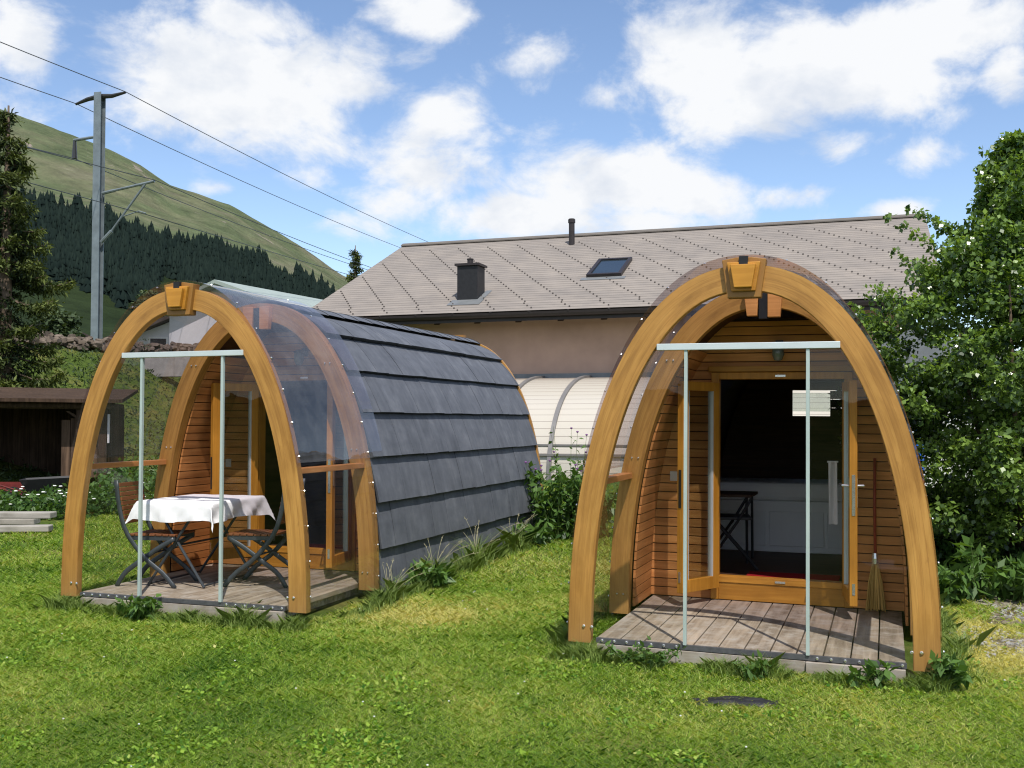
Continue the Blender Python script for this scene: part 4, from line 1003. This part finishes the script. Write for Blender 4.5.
# conifer at the far left
def branchy_conifer(label, loc, h, w, seed, dens=420, leaf=.15):
    rg = random.Random(seed); t = thing('conifer', label, 'tree', loc); P=[]; T=[]; m = MB(); m.tube([(0,0,-.3),(0,0,h*.5),(0,0,h)], [.20,.12,.02], 8)
    z = .7
    while z < h-.1:
        L = w*(1-(z/h))**.75*rg.uniform(.7,1.15)+.15
        for k in range(rg.randint(3,5)):
            a = rg.uniform(0,6.28); LL = L*rg.uniform(.6,1.1); pts=[]
            for j in range(5): f = j/4; pts.append((LL*f*math.cos(a), LL*f*math.sin(a), z-.28*LL*math.sin(f*2.2)+.12*LL*f*f))
            m.tube(pts, [.03*(1-.8*j/4) for j in range(5)], 5)
            n = int(dens*LL); f = RNG.random(n)**.7; px_ = f*LL; lat = RNG.normal(0,1,n)*(.10+.16*LL*(1-f)*.6)
            x_ = px_*math.cos(a)-lat*math.sin(a); y_ = px_*math.sin(a)+lat*math.cos(a)
            z_ = z-.28*LL*np.sin(f*2.2)+.12*LL*f*f-np.abs(RNG.normal(0,.09,n)); P.append(np.stack([x_,y_,z_],1)); T.append(np.clip(.10+.75*f**2+RNG.normal(0,.15,n),0,1))
        z += rg.uniform(.20,.34)
    P=np.concatenate(P); T=np.concatenate(T); leaves('crown', P, leaf, M['needles'], T, t, up=.7, aspect=.28)
    m.build('trunk', M['bark'], t, smooth=True)
    return t
branchy_conifer('dark conifer with drooping yellow-green branch tips at the left edge', (-10.9, 22.3, gz(-10.9,22.3)-.1), 6.9, 1.55, 4, 330, .14)
branchy_conifer('small pointed conifer peeping over the left end of the grey roof', (-8.9, 58.8, gz(-8.9,58.8)-.2), 7.6, 1.0, 9, 110, .22)
# grey-green trees behind the mast
for (x, y, hh, ww, lab) in ((-22.0,66,5.4,2.6,'rounded grey-green tree right behind the railway mast'),(-19.6,63.6,4.3,1.5,'smaller grey-green tree to the right of the rounded one behind the mast'),(-30.5,69.5,4.6,1.8,'leafy dark tree standing by the brown-roofed house left of the mast')):
    rg = random.Random(int(-x*10)); cl=[]
    for k in range(70):
        z = rg.uniform(.15,1); a = rg.uniform(0,6.28); q = ww*math.sqrt(max(0, 1-(2*z-1.05)**2*.9))*rg.random()**.4; cl.append((q*math.cos(a), q*math.sin(a), z*hh, rg.uniform(.35,.75)))
    clump_tree('broadleaf_tree', lab, (x,y,gz(x,y)), cl, .30, 42, 'greytree', [([(0,0,-.2),(0,0,hh*.4),(.1,0,hh*.85)], .16)])

# individual weeds
def weed(label, loc, h, r, nstem, leafsize, per=26, mat='weed', flower=None, grp=None, name='weed_plant', cat='plant', aspect=.45):
    rg = random.Random(int(abs(loc[0])*1000+abs(loc[1])*77)); t = thing(name, label, cat, (loc[0], loc[1], gz(loc[0],loc[1])), 0, grp)
    P=[]; T=[]; m = MB(); fl = MB()
    for k in range(nstem):
        a = rg.uniform(0,6.28); q = r*math.sqrt(rg.random()); hh = h*rg.uniform(.6,1.0); bx, by = q*.4*math.cos(a), q*.4*math.sin(a); tx_, ty_ = q*math.cos(a)+rg.uniform(-.04,.04), q*math.sin(a)+rg.uniform(-.04,.04)
        m.tube([(bx,by,-.05),((bx+tx_)/2+rg.uniform(-.02,.02),(by+ty_)/2,hh*.5),(tx_,ty_,hh)], [.006,.004,.002], 5)
        f = RNG.random(per)**.8; P.append(np.stack([bx+(tx_-bx)*f+RNG.normal(0,.015,per), by+(ty_-by)*f+RNG.normal(0,.015,per), hh*f*.93+.02],1)); T.append(np.clip(.25+.5*f+RNG.normal(0,.18,per),0,1))
        if flower and k % 2 == 0: fl.lathe([(.004,0),(.016,.008),(.018,.02),(.006,.026)], (tx_,ty_,hh), 7)
    leaves('foliage', np.concatenate(P), leafsize, M[mat], np.concatenate(T), t, up=.8, aspect=aspect)
    m.build('stem', M['stem'], t)
    if flower: fl.build('flower', M[flower], t)
    return t
weed('tall bushy thistle with purple heads at the rear corner of the slate-clad pod', (.52, 12.75), 1.0, .42, 26, .11, 40, flower='thistle')
weed('dense nettle clump in the gap between the two pods', (.95, 12.9), .85, .42, 30, .12, 42)
weed('thin tall thistle stalks behind the nettles, against the cream lean-to', (.80, 13.8), 1.45, .30, 9, .08, 16, flower='thistle')
weed('leafy weed clump seen through the glass left of the near porch', (1.7, 13.2), .72, .38, 24, .11, 36)
weed('broad-leaved weed at the right foot of the near arch', (2.60, 6.28), .17, .15, 16, .075, 22, aspect=.5)
weed('dark dock leaves under the right half of the near deck edge', (2.10, 6.25), .13, .14, 8, .075, 10, aspect=.5)
weed('dandelion tuft below the middle of the near deck', (1.5, 6.42), .11, .13, 8, .055, 12, aspect=.4)
weed('low leafy weed under the left end of the near deck', (.85, 6.78), .12, .22, 14, .05, 20, aspect=.4)
weed('tall leafy stalk with big fern-like leaves below the bushy tree', (3.95, 8.95), .62, .12, 5, .16, 20, aspect=.35)
weed('low nettles at the left foot of the bushy tree', (4.3, 9.0), .36, .38, 22, .10, 22)
weed('low nettles right of the tall stalk, by the gravel', (4.85, 9.1), .32, .38, 22, .10, 22)
weed('broad weeds close behind the right foot of the near pod', (3.62, 8.8), .34, .26, 16, .10, 22)
weed('leafy weed at the deck edge of the farther pod, below the table', (-2.9, 8.18), .16, .2, 12, .08, 18)
weed('weed clump at the slate-clad side beside the long grass', (-.75, 9.55), .2, .22, 14, .10, 20)
weed('weed clump along the foot of the slates near the rear arch', (.22, 12.3), .3, .3, 16, .10, 22)
# undergrowth behind the shed edge and through the left porch
def scatter_stuff(name, label, cat, pts, leaf, mat, tone=.45, aspect=.45, up=.6):
    P = np.array(pts); T = np.clip(tone+RNG.normal(0,.2,len(P)),0,1); o = leaves(name, P, leaf, M[mat], T, None, up=up, aspect=aspect); tag(o, label, cat, None, 'stuff'); return o
pts = []; rg = random.Random(8)
while len(pts) < 42000:
    f = rg.uniform(-19, 34); s_ = rg.uniform(1.8, 9.6); x, y = MAST[0]+RD[0]*f+RN[0]*s_, MAST[1]+RD[1]*f+RN[1]*s_
    if y < 14.5: continue
    n_ = mnoise.noise(Vector((x*.6, y*.6, 1))); pts.append((x, y, gz(x,y)+rg.random()**2*(.10+.40*max(0,n_)*1.6)))
scatter_stuff('bank_herbs', 'rough herbs and tall grass covering the railway bank', 'herbs', pts, .13, 'greytree', .6, .3)
pts = []
while len(pts) < 9000:
    x = rg.uniform(-6.9, -3.0); y = rg.uniform(15.2, 18.6); n_ = mnoise.noise(Vector((x*.9, y*.9, 5)))
    if n_ < -.25: continue
    pts.append((x, y, gz(x,y)+rg.random()**1.4*(.35+.9*max(0,n_))))
for k in range(5000): x = rg.uniform(-9.8,-6.0); y = rg.uniform(14.6,15.6); pts.append((x,y,gz(x,y)+rg.random()**1.5*.35))
scatter_stuff('garden_undergrowth', 'leafy flowering undergrowth beside the dark shed', 'undergrowth', pts, .10, 'weed', .5, .5)
m = MB()
for k in range(150):
    x = rg.choice([rg.uniform(-9.6,-6.1), rg.uniform(-6.6,-3.6)]); y = rg.uniform(14.6,15.6) if x < -6 else rg.uniform(15.3,17.6); z = gz(x,y)+rg.uniform(.2,.42); m.lathe([(.004,0),(.028,.01),(.02,.02)], (x,y,z), 6)
o = m.build('white_blossoms', M['flower'], None); tag(o, 'small white blossoms dotted over the undergrowth by the shed', 'flowers', None, 'stuff')
pts = []
for k in range(15000):
    x = rg.uniform(3.35, 8.5); y = 9.1+.3*(x-3.2)/3+rg.random()**1.2*2.6; pts.append((x,y,gz(x,y)+rg.random()**1.3*(.30+.25*mnoise.noise(Vector((x,y,0))))))
scatter_stuff('shade_undergrowth', 'dark leafy undergrowth below the bushy tree', 'undergrowth', pts, .09, 'weed', .35, .5)

# lawn: real blades, thicker near the camera
def blades(name, label, P, h, w, tone, mat, lean=.35, bend=.4):
    n = len(P); a = RNG.uniform(0, 2*np.pi, n); dx, dy = np.cos(a), np.sin(a); b = RNG.uniform(0, 2*np.pi, n); lx, ly = np.cos(b)*lean*h, np.sin(b)*lean*h
    z0 = P[:,2]-.012
    V = np.zeros((n,5,3))
    V[:,0] = np.stack([P[:,0]-dx*w/2, P[:,1]-dy*w/2, z0],1); V[:,1] = np.stack([P[:,0]+dx*w/2, P[:,1]+dy*w/2, z0],1)
    V[:,2] = np.stack([P[:,0]+dx*w*.4+lx*.4, P[:,1]+dy*w*.4+ly*.4, z0+h*.6],1); V[:,4] = np.stack([P[:,0]-dx*w*.4+lx*.4, P[:,1]-dy*w*.4+ly*.4, z0+h*.6],1)
    V[:,3] = np.stack([P[:,0]+lx*(1+bend), P[:,1]+ly*(1+bend), z0+h*.95],1)
    F = np.arange(n*5).reshape(n,5); o = quads(name, V.reshape(-1,3), F, np.repeat(tone,5), M[mat]); return tag(o, label, 'grass', None, 'stuff')
GXS = np.arange(-14, 12, .25); GYS = np.arange(2, 24, .25)
GZ = np.array([[gz(x,y) for x in GXS] for y in GYS])
def gz_v(x, y):
    fx = np.clip((x-GXS[0])/.25, 0, len(GXS)-1.001); fy = np.clip((y-GYS[0])/.25, 0, len(GYS)-1.001); i = fx.astype(int); j = fy.astype(int); u = fx-i; v = fy-j
    return GZ[j,i]*(1-u)*(1-v)+GZ[j,i+1]*u*(1-v)+GZ[j+1,i]*(1-u)*v+GZ[j+1,i+1]*u*v
def nfield(x, y, s, seed):
    xs = np.arange(-14, 12, s/4); ys = np.arange(2, 26, s/4); G = np.array([[mnoise.noise(Vector((a/s, b/s, seed))) for a in xs] for b in ys])
    fx = np.clip((x-xs[0])/(s/4), 0, len(xs)-1.001); fy = np.clip((y-ys[0])/(s/4), 0, len(ys)-1.001); i = fx.astype(int); j = fy.astype(int); u = fx-i; v = fy-j
    return G[j,i]*(1-u)*(1-v)+G[j,i+1]*u*(1-v)+G[j+1,i]*(1-u)*v+G[j+1,i+1]*u*v
def in_pod(x, y, pod, L):
    (X, Y, Z), th = pod; dx, dy = x-X, y-Y; u = dx*math.cos(th)+dy*math.sin(th); v = -dx*math.sin(th)+dy*math.cos(th)
    return (np.abs(u) < 1.10) & (v > .06) & (v < L)
def lawn_points(n, y0, y1, p):
    y = y0+(y1-y0)*RNG.random(n)**p; x = (RNG.random(n)*2-1)*(y*.53+.5)
    k = ~in_pod(x, y, POD_R, 5.8) & ~in_pod(x, y, POD_L, 5.8); x, y = x[k], y[k]
    s = (x-MAST[0])*RN[0]+(y-MAST[1])*RN[1]; k = (s > 8.6) & ~((x > 3.0) & (y > 6.2) & (y < 9.2) & (nfield(x,y,.5,3) < .3+.9*(x-3.75+.25*(y-6.6)*-1)) & (RNG.random(len(x)) < .90)) & ~((x < -6.2) & (y > 13.4)); return x[k], y[k]
x1, y1 = lawn_points(430000, 4.5, 9.5, 1.25); x2, y2 = lawn_points(200000, 9.5, 20, 1.35); x, y = np.concatenate([x1,x2]), np.concatenate([y1,y2])
nA, nB, nC = nfield(x,y,1.3,1), nfield(x,y,.35,2), nfield(x,y,3.0,7)
dry = np.exp(-(((x+.75)/.55)**2+((y-8.3)/.6)**2))*.5+np.exp(-(((x-.8)/.8)**2+((y-5.7)/.4)**2))*.3+np.exp(-(((x-3.15)/.5)**2+((y-7.3)/1.1)**2))*1.0+np.exp(-(((x-.9)/.9)**2+((y-10.5)/1.2)**2))*.35
shade = .48+.30*nA+.22*nB+.22*nC+dry
tone = np.clip(shade-.01+RNG.normal(0,.22,len(x)), 0, 1)
sc = np.clip(y/6, .8, 2.2); hgt = (.020+.018*RNG.random(len(x))+.018*np.maximum(0,nB))*np.clip(sc,.9,1.5); wid = .0040*sc
blades('lawn_grass', 'short mown lawn with yellowish patches in front of the pods', np.stack([x,y,gz_v(x,y)],1), hgt, wid, tone, 'grass', .75, .6)
# clover and plantain leaves mixed in the lawn
x, y = lawn_points(60000, 4.5, 10, 1.2); n_ = nfield(x,y,.5,9)+.5*nfield(x,y,.16,4); k = n_ > .22; x, y = x[k], y[k]
leaves('lawn_clover', np.stack([x,y,gz_v(x,y)+.012+.014*RNG.random(len(x))],1), .026, M['grass'], np.clip(.30+RNG.normal(0,.2,len(x)),0,1), None, up=2.2, aspect=.75)
tag(bpy.data.objects['lawn_clover'], 'clover and small broad leaves growing through the lawn', 'clover', None, 'stuff')
x, y = lawn_points(120, 4.6, 9.5, 1.0); k = nfield(x,y,1.2,5) > -.05; x, y = x[k], y[k]; m = MB()
for a, b in zip(x, y): m.lathe([(.002,0),(.0055,.002),(.005,.006)], (a,b,float(gz_v(np.array([a]),np.array([b]))[0])+.035), 6)
o = m.build('lawn_daisies', M['flower'], None); tag(o, 'tiny white clover flowers scattered in the lawn', 'flowers', None, 'stuff')
# long grass left by the mower along the pods
def line_pts(pod, pts_uv, n, spread):
    P=[]
    for (a, b, wgt) in pts_uv:
        k = int(n*wgt); f = RNG.random(k); u = a[0]+(b[0]-a[0])*f; v = a[1]+(b[1]-a[1])*f; (X,Y,Z), th = pod
        off_ = RNG.normal(0, spread, k)
        uu = u+(np.abs(off_)*(1 if a[0] == b[0] and a[0] > 0 else (-1 if a[0] == b[0] else 0))); vv = v-(np.abs(off_) if a[1] == b[1] else 0)
        P.append(np.stack([X+uu*math.cos(th)-vv*math.sin(th), Y+uu*math.sin(th)+vv*math.cos(th)],1))
    return np.concatenate(P)
P1 = line_pts(POD_R, [((-1.25,-.02),(1.2,-.02),1.0),((-1.2,.1),(-1.2,5.6),.6),((1.2,.1),(1.2,3.6),.7)], 12000, .08)
P2 = line_pts(POD_L, [((-1.2,-.02),(1.2,-.02),1.0),((1.22,.1),(1.22,5.9),2.6),((-1.2,.1),(-1.2,6),.7)], 8000, .09)
P = np.concatenate([P1,P2]); P = np.concatenate([P, gz_v(P[:,0],P[:,1])[:,None]],1); n = len(P)
cl_ = np.clip(.5+1.1*nfield(P[:,0],P[:,1],.3,6), .1, 1.4)
blades('tall_grass', 'longer unmown grass along the feet of both pods', P, (.06+.15*RNG.random(n)**1.5)*cl_, .0042*np.ones(n), np.clip(.50+RNG.normal(0,.2,n),0,1), 'tallgrass', .5, .7)
# separate long-stalk tufts beside the slates
def tuft(label, x, y, n, h, spread, mat='tallgrass', seeds=True):
    t = thing('grass_tuft', label, 'grass tuft', (x, y, gz(x,y)), 0, 'seeding grass tufts by the slates'); a = RNG.uniform(0,2*np.pi,n); r_ = spread*RNG.random(n)
    P = np.stack([r_*np.cos(a), r_*np.sin(a), np.zeros(n)],1); o = blades('blades', '', P, h*RNG.uniform(.25,.75,n), .0055*np.ones(n), np.clip(.5+RNG.normal(0,.2,n),0,1), mat, .6, .8); o.parent = t
    for k_ in ('label','category','kind'): 
        if k_ in o: del o[k_]
    m = MB(); rg = random.Random(int(x*100)); c = MB()
    for k in range(10):
        a = rg.uniform(-.8,2.6); l = rg.uniform(.12,.42)*h/.5; hh = h*rg.uniform(.6,1.05); droop = rg.uniform(.0,.10)
        pts = [(l*f**1.8*math.cos(a)+.03*math.cos(k), l*f**1.8*math.sin(a)+.03*math.sin(k), hh*(f-.35*f**4*l*1.5)) for f in (0,.25,.5,.75,.9,1)]
        m.tube(pts, .0016, 4)
        p, q = Vector(pts[-2]), Vector(pts[-1])
        for j in range(9): w_ = p.lerp(q, j/8*1.1); m.tube([w_, w_+Vector((rg.uniform(-.014,.014), rg.uniform(-.014,.014), rg.uniform(-.004,.014)))], .0017, 3)
    m.build('seed_stalk', M['drystem'], t); return t
tuft('long seeding grass tuft leaning at the front of the slate wall', -.72, 9.75, 260, .46, .16)
tuft('pale seeding grass tuft halfway along the slate wall', -.36, 10.6, 220, .55, .15)
tuft('low seeding grass tuft near the rear end of the slate wall', .02, 11.7, 200, .45, .16)
tuft('thin seeding stalks beside the middle arch foot of the slate-clad pod', -1.05, 9.05, 160, .34, .14)

# black sheet on the lawn, gravel, blue tub
m = MB(); rows=[]; rg = random.Random(4)
for i in range(15):
    r_=[]
    for k in range(31):
        u_, v_ = k/15-1, i/7-1; e_ = 1-.25*mnoise.noise(Vector((u_*3, v_*3, 8)))
        r_.append((u_*.24*e_, v_*.085*e_, .012+.016*mnoise.noise(Vector((u_*4.5, v_*3, 2)))-.045*max(0, math.hypot(u_,v_)-.62)))
    rows.append(r_)
m.grid(rows)
o = m.build('plastic_sheet', M['rubber'], None, smooth=True, loc=(1.28,5.98,gz(1.28,5.98)+.010), rz=-.1, fix=False); tag(o, 'scrap of black plastic sheet lying on the lawn before the near deck', 'plastic sheet')
def gravel_mat():
    m, nt = new_mat('pale_gravel'); b = out_bsdf(nt, .9, .1); v = coords(nt); vo = nd(nt, 'ShaderNodeTexVoronoi'); vo.inputs['Scale'].default_value = 38; lk(nt, v, vo.inputs['Vector'])
    sp = nd(nt, 'ShaderNodeSeparateColor'); lk(nt, vo.outputs['Color'], sp.inputs[0]); r = ramp(nt, sp.outputs[0], [(.1, (.12,.105,.08)), (.5, (.22,.195,.15)), (.9, (.34,.31,.26))])
    n = noise_tex(nt, v, 1.8, 5); r2 = ramp(nt, n.outputs[0], [(.42, (.42,.36,.22)), (.58, (1,1,1))]); c = mix(nt, 1.0, r.outputs[0], r2.outputs[0], 'MULTIPLY'); lk(nt, c, b.inputs['Base Color'])
    bump(nt, vo.outputs['Distance'], b, .6, .02); return m
GM = gravel_mat()
m = MB(); rows=[]
for j in range(18):
    y = 6.2+j*.19; x0 = 3.15+.22*mnoise.noise(Vector((0,y*1.7,2)))+.22*(y-6.2); rows.append([(x0+(8.6-x0)*i/16, y, gz(x0+(8.6-x0)*i/16, y)+.006) for i in range(17)])
m.grid(rows); o = m.build('gravel_path', GM, None, fix=False); tag(o, None, None, None, 'structure')
m = MB(); rg = random.Random(6)
for k in range(3200):
    x = rg.uniform(3.1,5.6); y = rg.uniform(6.2,9.3)
    if mnoise.noise(Vector((x*1.3,y*1.3,4))) < -.1: continue
    r_ = rg.uniform(.006,.018); z = gz(x,y)+.008; mt_ = Matrix.Translation((x,y,z)) @ Matrix.Rotation(rg.uniform(0,3),4,'Z'); m.prism([(-r_,-r_*.5),(r_*.8,-r_*.6),(r_*1.1,r_*.3),(r_*.2,r_*.7),(-r_*.9,r_*.4)], -r_*.7, r_*.8, rg.uniform(.8,1.5), mat=mt_)
o = m.build('gravel_stones', M['concrete'], None); tag(o, 'loose pale stones on the gravel at the right edge', 'gravel', None, 'stuff')
t = thing('water_butt', 'blue plastic tub half hidden behind the bushy tree', 'tub', (5.35, 14.4, .15), 0)
m = MB(); m.lathe([(.26,0),(.32,.1),(.34,.9),(.37,.91),(.37,.97),(.34,.98)], (0,0,.35), 20); m.build('body', M['blue'], t, smooth=False)
m = MB(); m.lathe([(.36,.981),(.30,1.04),(.05,1.07)], (0,0,.35), 20); m.lathe([(.28,.0),(.28,.349)], (0,0,0), 12); m.build('lid', M['blue'], t)
t = thing('garden_cabin', 'small white-boarded cabin glimpsed behind the bushy tree', 'cabin', (6.3, 16.2, .15), R(-18))
m = MB(); m.box(-1.2,1.2,0,2,0,2.25); m.build('wall', M['white'], t); m = MB(); m.prism([(-1.4,2.26),(1.4,2.26),(0,2.85)], -.25, 2.25); m.build('roof', M['zinc'], t)
m = MB(); m.box(-.5,.3,-.03,-.002,1.0,1.7); w_ = m.build('window', M['rafter'], t); m = MB(); m.box(-.43,.23,-.04,-.031,1.07,1.63); m.build('pane', M['gutter'], w_)

# ------------------------------------------------------------------ camera, sun, sky
cam = bpy.data.cameras.new('camera'); co = bpy.data.objects.new('camera', cam); COL.objects.link(co); scene.camera = co
co.location = (0, 0, HC); co.rotation_euler = (R(90)+.0345, 0, 0); cam.sensor_width = 36; cam.lens = 1040.1/1024*36; cam.clip_start = .05; cam.clip_end = 6000
SUN_DIR = Vector((.13, -.60, 1.0)).normalized(); EL = math.asin(SUN_DIR.z); AZ = math.atan2(SUN_DIR.x, SUN_DIR.y)
sd = bpy.data.lights.new('sun', 'SUN'); sd.energy = 5.0; sd.angle = R(.53); sd.color = (1, .955, .89); so = bpy.data.objects.new('sun', sd); COL.objects.link(so)
so.rotation_euler = SUN_DIR.to_track_quat('Z', 'Y').to_euler(); so.location = (0, -5, 30)
world = bpy.data.worlds.new('World'); scene.world = world; world.use_nodes = True; nt = world.node_tree; nt.nodes.clear()
wo = nd(nt, 'ShaderNodeOutputWorld'); bg = nd(nt, 'ShaderNodeBackground'); bg.inputs[1].default_value = .12; lk(nt, bg.outputs[0], wo.inputs[0])
sky = nd(nt, 'ShaderNodeTexSky', sky_type='NISHITA'); sky.sun_disc = False; sky.sun_elevation = EL; sky.sun_rotation = AZ; sky.air_density = 1.0; sky.dust_density = .6; sky.ozone_density = 1.2; sky.altitude = 1500
tc = nd(nt, 'ShaderNodeTexCoord'); sp = nd(nt, 'ShaderNodeSeparateXYZ'); lk(nt, tc.outputs['Generated'], sp.inputs[0])
az = nd(nt, 'ShaderNodeMath', operation='ARCTAN2'); lk(nt, sp.outputs[0], az.inputs[0]); lk(nt, sp.outputs[1], az.inputs[1])
el = nd(nt, 'ShaderNodeMath', operation='ARCSINE'); lk(nt, sp.outputs[2], el.inputs[0])
cv = nd(nt, 'ShaderNodeCombineXYZ'); lk(nt, az.outputs[0], cv.inputs[0]); lk(nt, el.outputs[0], cv.inputs[1])
nv = nd(nt, 'ShaderNodeVectorMath', operation='MULTIPLY'); lk(nt, cv.outputs[0], nv.inputs[0]); nv.inputs[1].default_value = (1, 1.5, 1)
# clouds as (azimuth deg, elevation deg, half width, half height, weight)
CL_ = []
for (cx, cy, rx, ry, w_) in [(10,35,52,45,.9),(150,95,80,38,.9),(230,85,120,62,1.25),(330,70,75,45,1.0),(250,20,80,35,.9),(200,45,80,40,.9),(190,120,60,25,.6),(435,8,70,26,.95),(440,112,62,42,.75),(425,165,60,38,.9),(395,200,50,24,.7),(470,170,50,26,.6),
        (690,52,66,48,1.1),(760,100,95,50,1.1),(840,65,120,56,1.15),(950,22,120,42,1.1),(700,180,60,25,.6),(830,142,62,22,.75),(1012,66,28,36,.9),(605,182,92,44,1.1),(520,215,80,26,1.05),(690,195,75,28,.9),(600,222,160,22,.8),(790,195,50,16,.7),(215,186,26,10,.7),(905,207,42,12,.85),(545,85,45,26,.35),(560,45,50,24,.35),(960,115,60,22,.45),(-150,60,150,60,1),(1250,80,180,60,1),(310,175,40,18,.35),(545,50,50,30,.55),(600,95,30,20,.45),(505,30,40,22,.45),(930,150,50,20,.45),(345,225,50,18,.45),(250,235,40,14,.3),(560,130,40,24,.4),(400,60,40,22,.5),(70,60,40,22,.4)]:
    a = math.atan((cx-512)/1040); e = math.atan((420-cy)/1040*math.cos(a)); CL_.append((a, e, rx/1040*math.cos(a)**2, ry/1040*math.cos(a)*math.cos(e), w_))
acc = None
for (a, e, ra, re, w_) in CL_:
    s1 = nd(nt, 'ShaderNodeVectorMath', operation='SUBTRACT'); lk(nt, cv.outputs[0], s1.inputs[0]); s1.inputs[1].default_value = (a, e, 0)
    s2 = nd(nt, 'ShaderNodeVectorMath', operation='MULTIPLY'); lk(nt, s1.outputs[0], s2.inputs[0]); s2.inputs[1].default_value = (1/ra, 1/re, 0)
    s3 = nd(nt, 'ShaderNodeVectorMath', operation='DOT_PRODUCT'); lk(nt, s2.outputs[0], s3.inputs[0]); lk(nt, s2.outputs[0], s3.inputs[1])
    s4 = nd(nt, 'ShaderNodeMath', operation='POWER'); s4.inputs[0].default_value = .42; lk(nt, s3.outputs['Value'], s4.inputs[1])
    s5 = nd(nt, 'ShaderNodeMath', operation='MULTIPLY'); lk(nt, s4.outputs[0], s5.inputs[0]); s5.inputs[1].default_value = w_
    if acc is None: acc = s5.outputs[0]
    else: ad = nd(nt, 'ShaderNodeMath', operation='MAXIMUM'); lk(nt, acc, ad.inputs[0]); lk(nt, s5.outputs[0], ad.inputs[1]); acc = ad.outputs[0]
n1 = noise_tex(nt, nv.outputs[0], 9.5, 14, .62, .25); n2 = noise_tex(nt, nv.outputs[0], 3.0, 4, .5); 
# random clouds elsewhere in the sky (behind the camera)
yb_ = nd(nt, 'ShaderNodeMapRange'); lk(nt, sp.outputs[1], yb_.inputs[0]); yb_.inputs[1].default_value = .45; yb_.inputs[2].default_value = .2
r_ = nd(nt, 'ShaderNodeMath', operation='MULTIPLY'); lk(nt, n2.outputs[0], r_.inputs[0]); lk(nt, yb_.outputs[0], r_.inputs[1])
mx_ = nd(nt, 'ShaderNodeMath', operation='MAXIMUM'); lk(nt, acc, mx_.inputs[0]); lk(nt, r_.outputs[0], mx_.inputs[1])
nm = nd(nt, 'ShaderNodeMath', operation='MULTIPLY_ADD'); lk(nt, n1.outputs[0], nm.inputs[0]); nm.inputs[1].default_value = 2.3; nm.inputs[2].default_value = -1.10
sm = nd(nt, 'ShaderNodeMath', operation='ADD'); lk(nt, mx_.outputs[0], sm.inputs[0]); lk(nt, nm.outputs[0], sm.inputs[1])
dn = nd(nt, 'ShaderNodeMapRange', interpolation_type='SMOOTHSTEP'); lk(nt, sm.outputs[0], dn.inputs[0]); dn.inputs[1].default_value = .26; dn.inputs[2].default_value = .90
n4 = noise_tex(nt, nv.outputs[0], 9, 8, .55); 
shd = nd(nt, 'ShaderNodeMath', operation='MULTIPLY_ADD'); lk(nt, n4.outputs[0], shd.inputs[0]); shd.inputs[1].default_value = 1.2; lk(nt, sm.outputs[0], shd.inputs[2])
cr_ = ramp(nt, n4.outputs[0], [(.34, (.70,.755,.85)), (.52, (.93,.945,.97))])
cc = nd(nt, 'ShaderNodeVectorMath', operation='SCALE'); lk(nt, cr_.outputs[0], cc.inputs[0]); cc.inputs['Scale'].default_value = 8.5
# sky: a touch brighter and paler than the raw sky model
sk_ = nd(nt, 'ShaderNodeVectorMath', operation='MULTIPLY'); lk(nt, sky.outputs[0], sk_.inputs[0]); sk_.inputs[1].default_value = (1.62,1.60,1.60)
wm = nd(nt, 'ShaderNodeMix', data_type='RGBA'); lk(nt, dn.outputs[0], wm.inputs[0]); lk(nt, sk_.outputs[0], wm.inputs[6]); lk(nt, cc.outputs[0], wm.inputs[7])
lk(nt, wm.outputs[2], bg.inputs[0])
world.cycles.sampling_method = 'MANUAL'; world.cycles.sample_map_resolution = 512
scene.view_settings.view_transform = 'Standard'; scene.view_settings.look = 'None'; scene.view_settings.exposure = 0; scene.view_settings.gamma = 1
scene.render.engine = 'CYCLES'; scene.cycles.max_bounces = 8; scene.cycles.transparent_max_bounces = 16
scene.cycles.use_denoising = True; scene.cycles.denoising_input_passes = 'RGB_ALBEDO_NORMAL'; scene.cycles.filter_width = 1.15
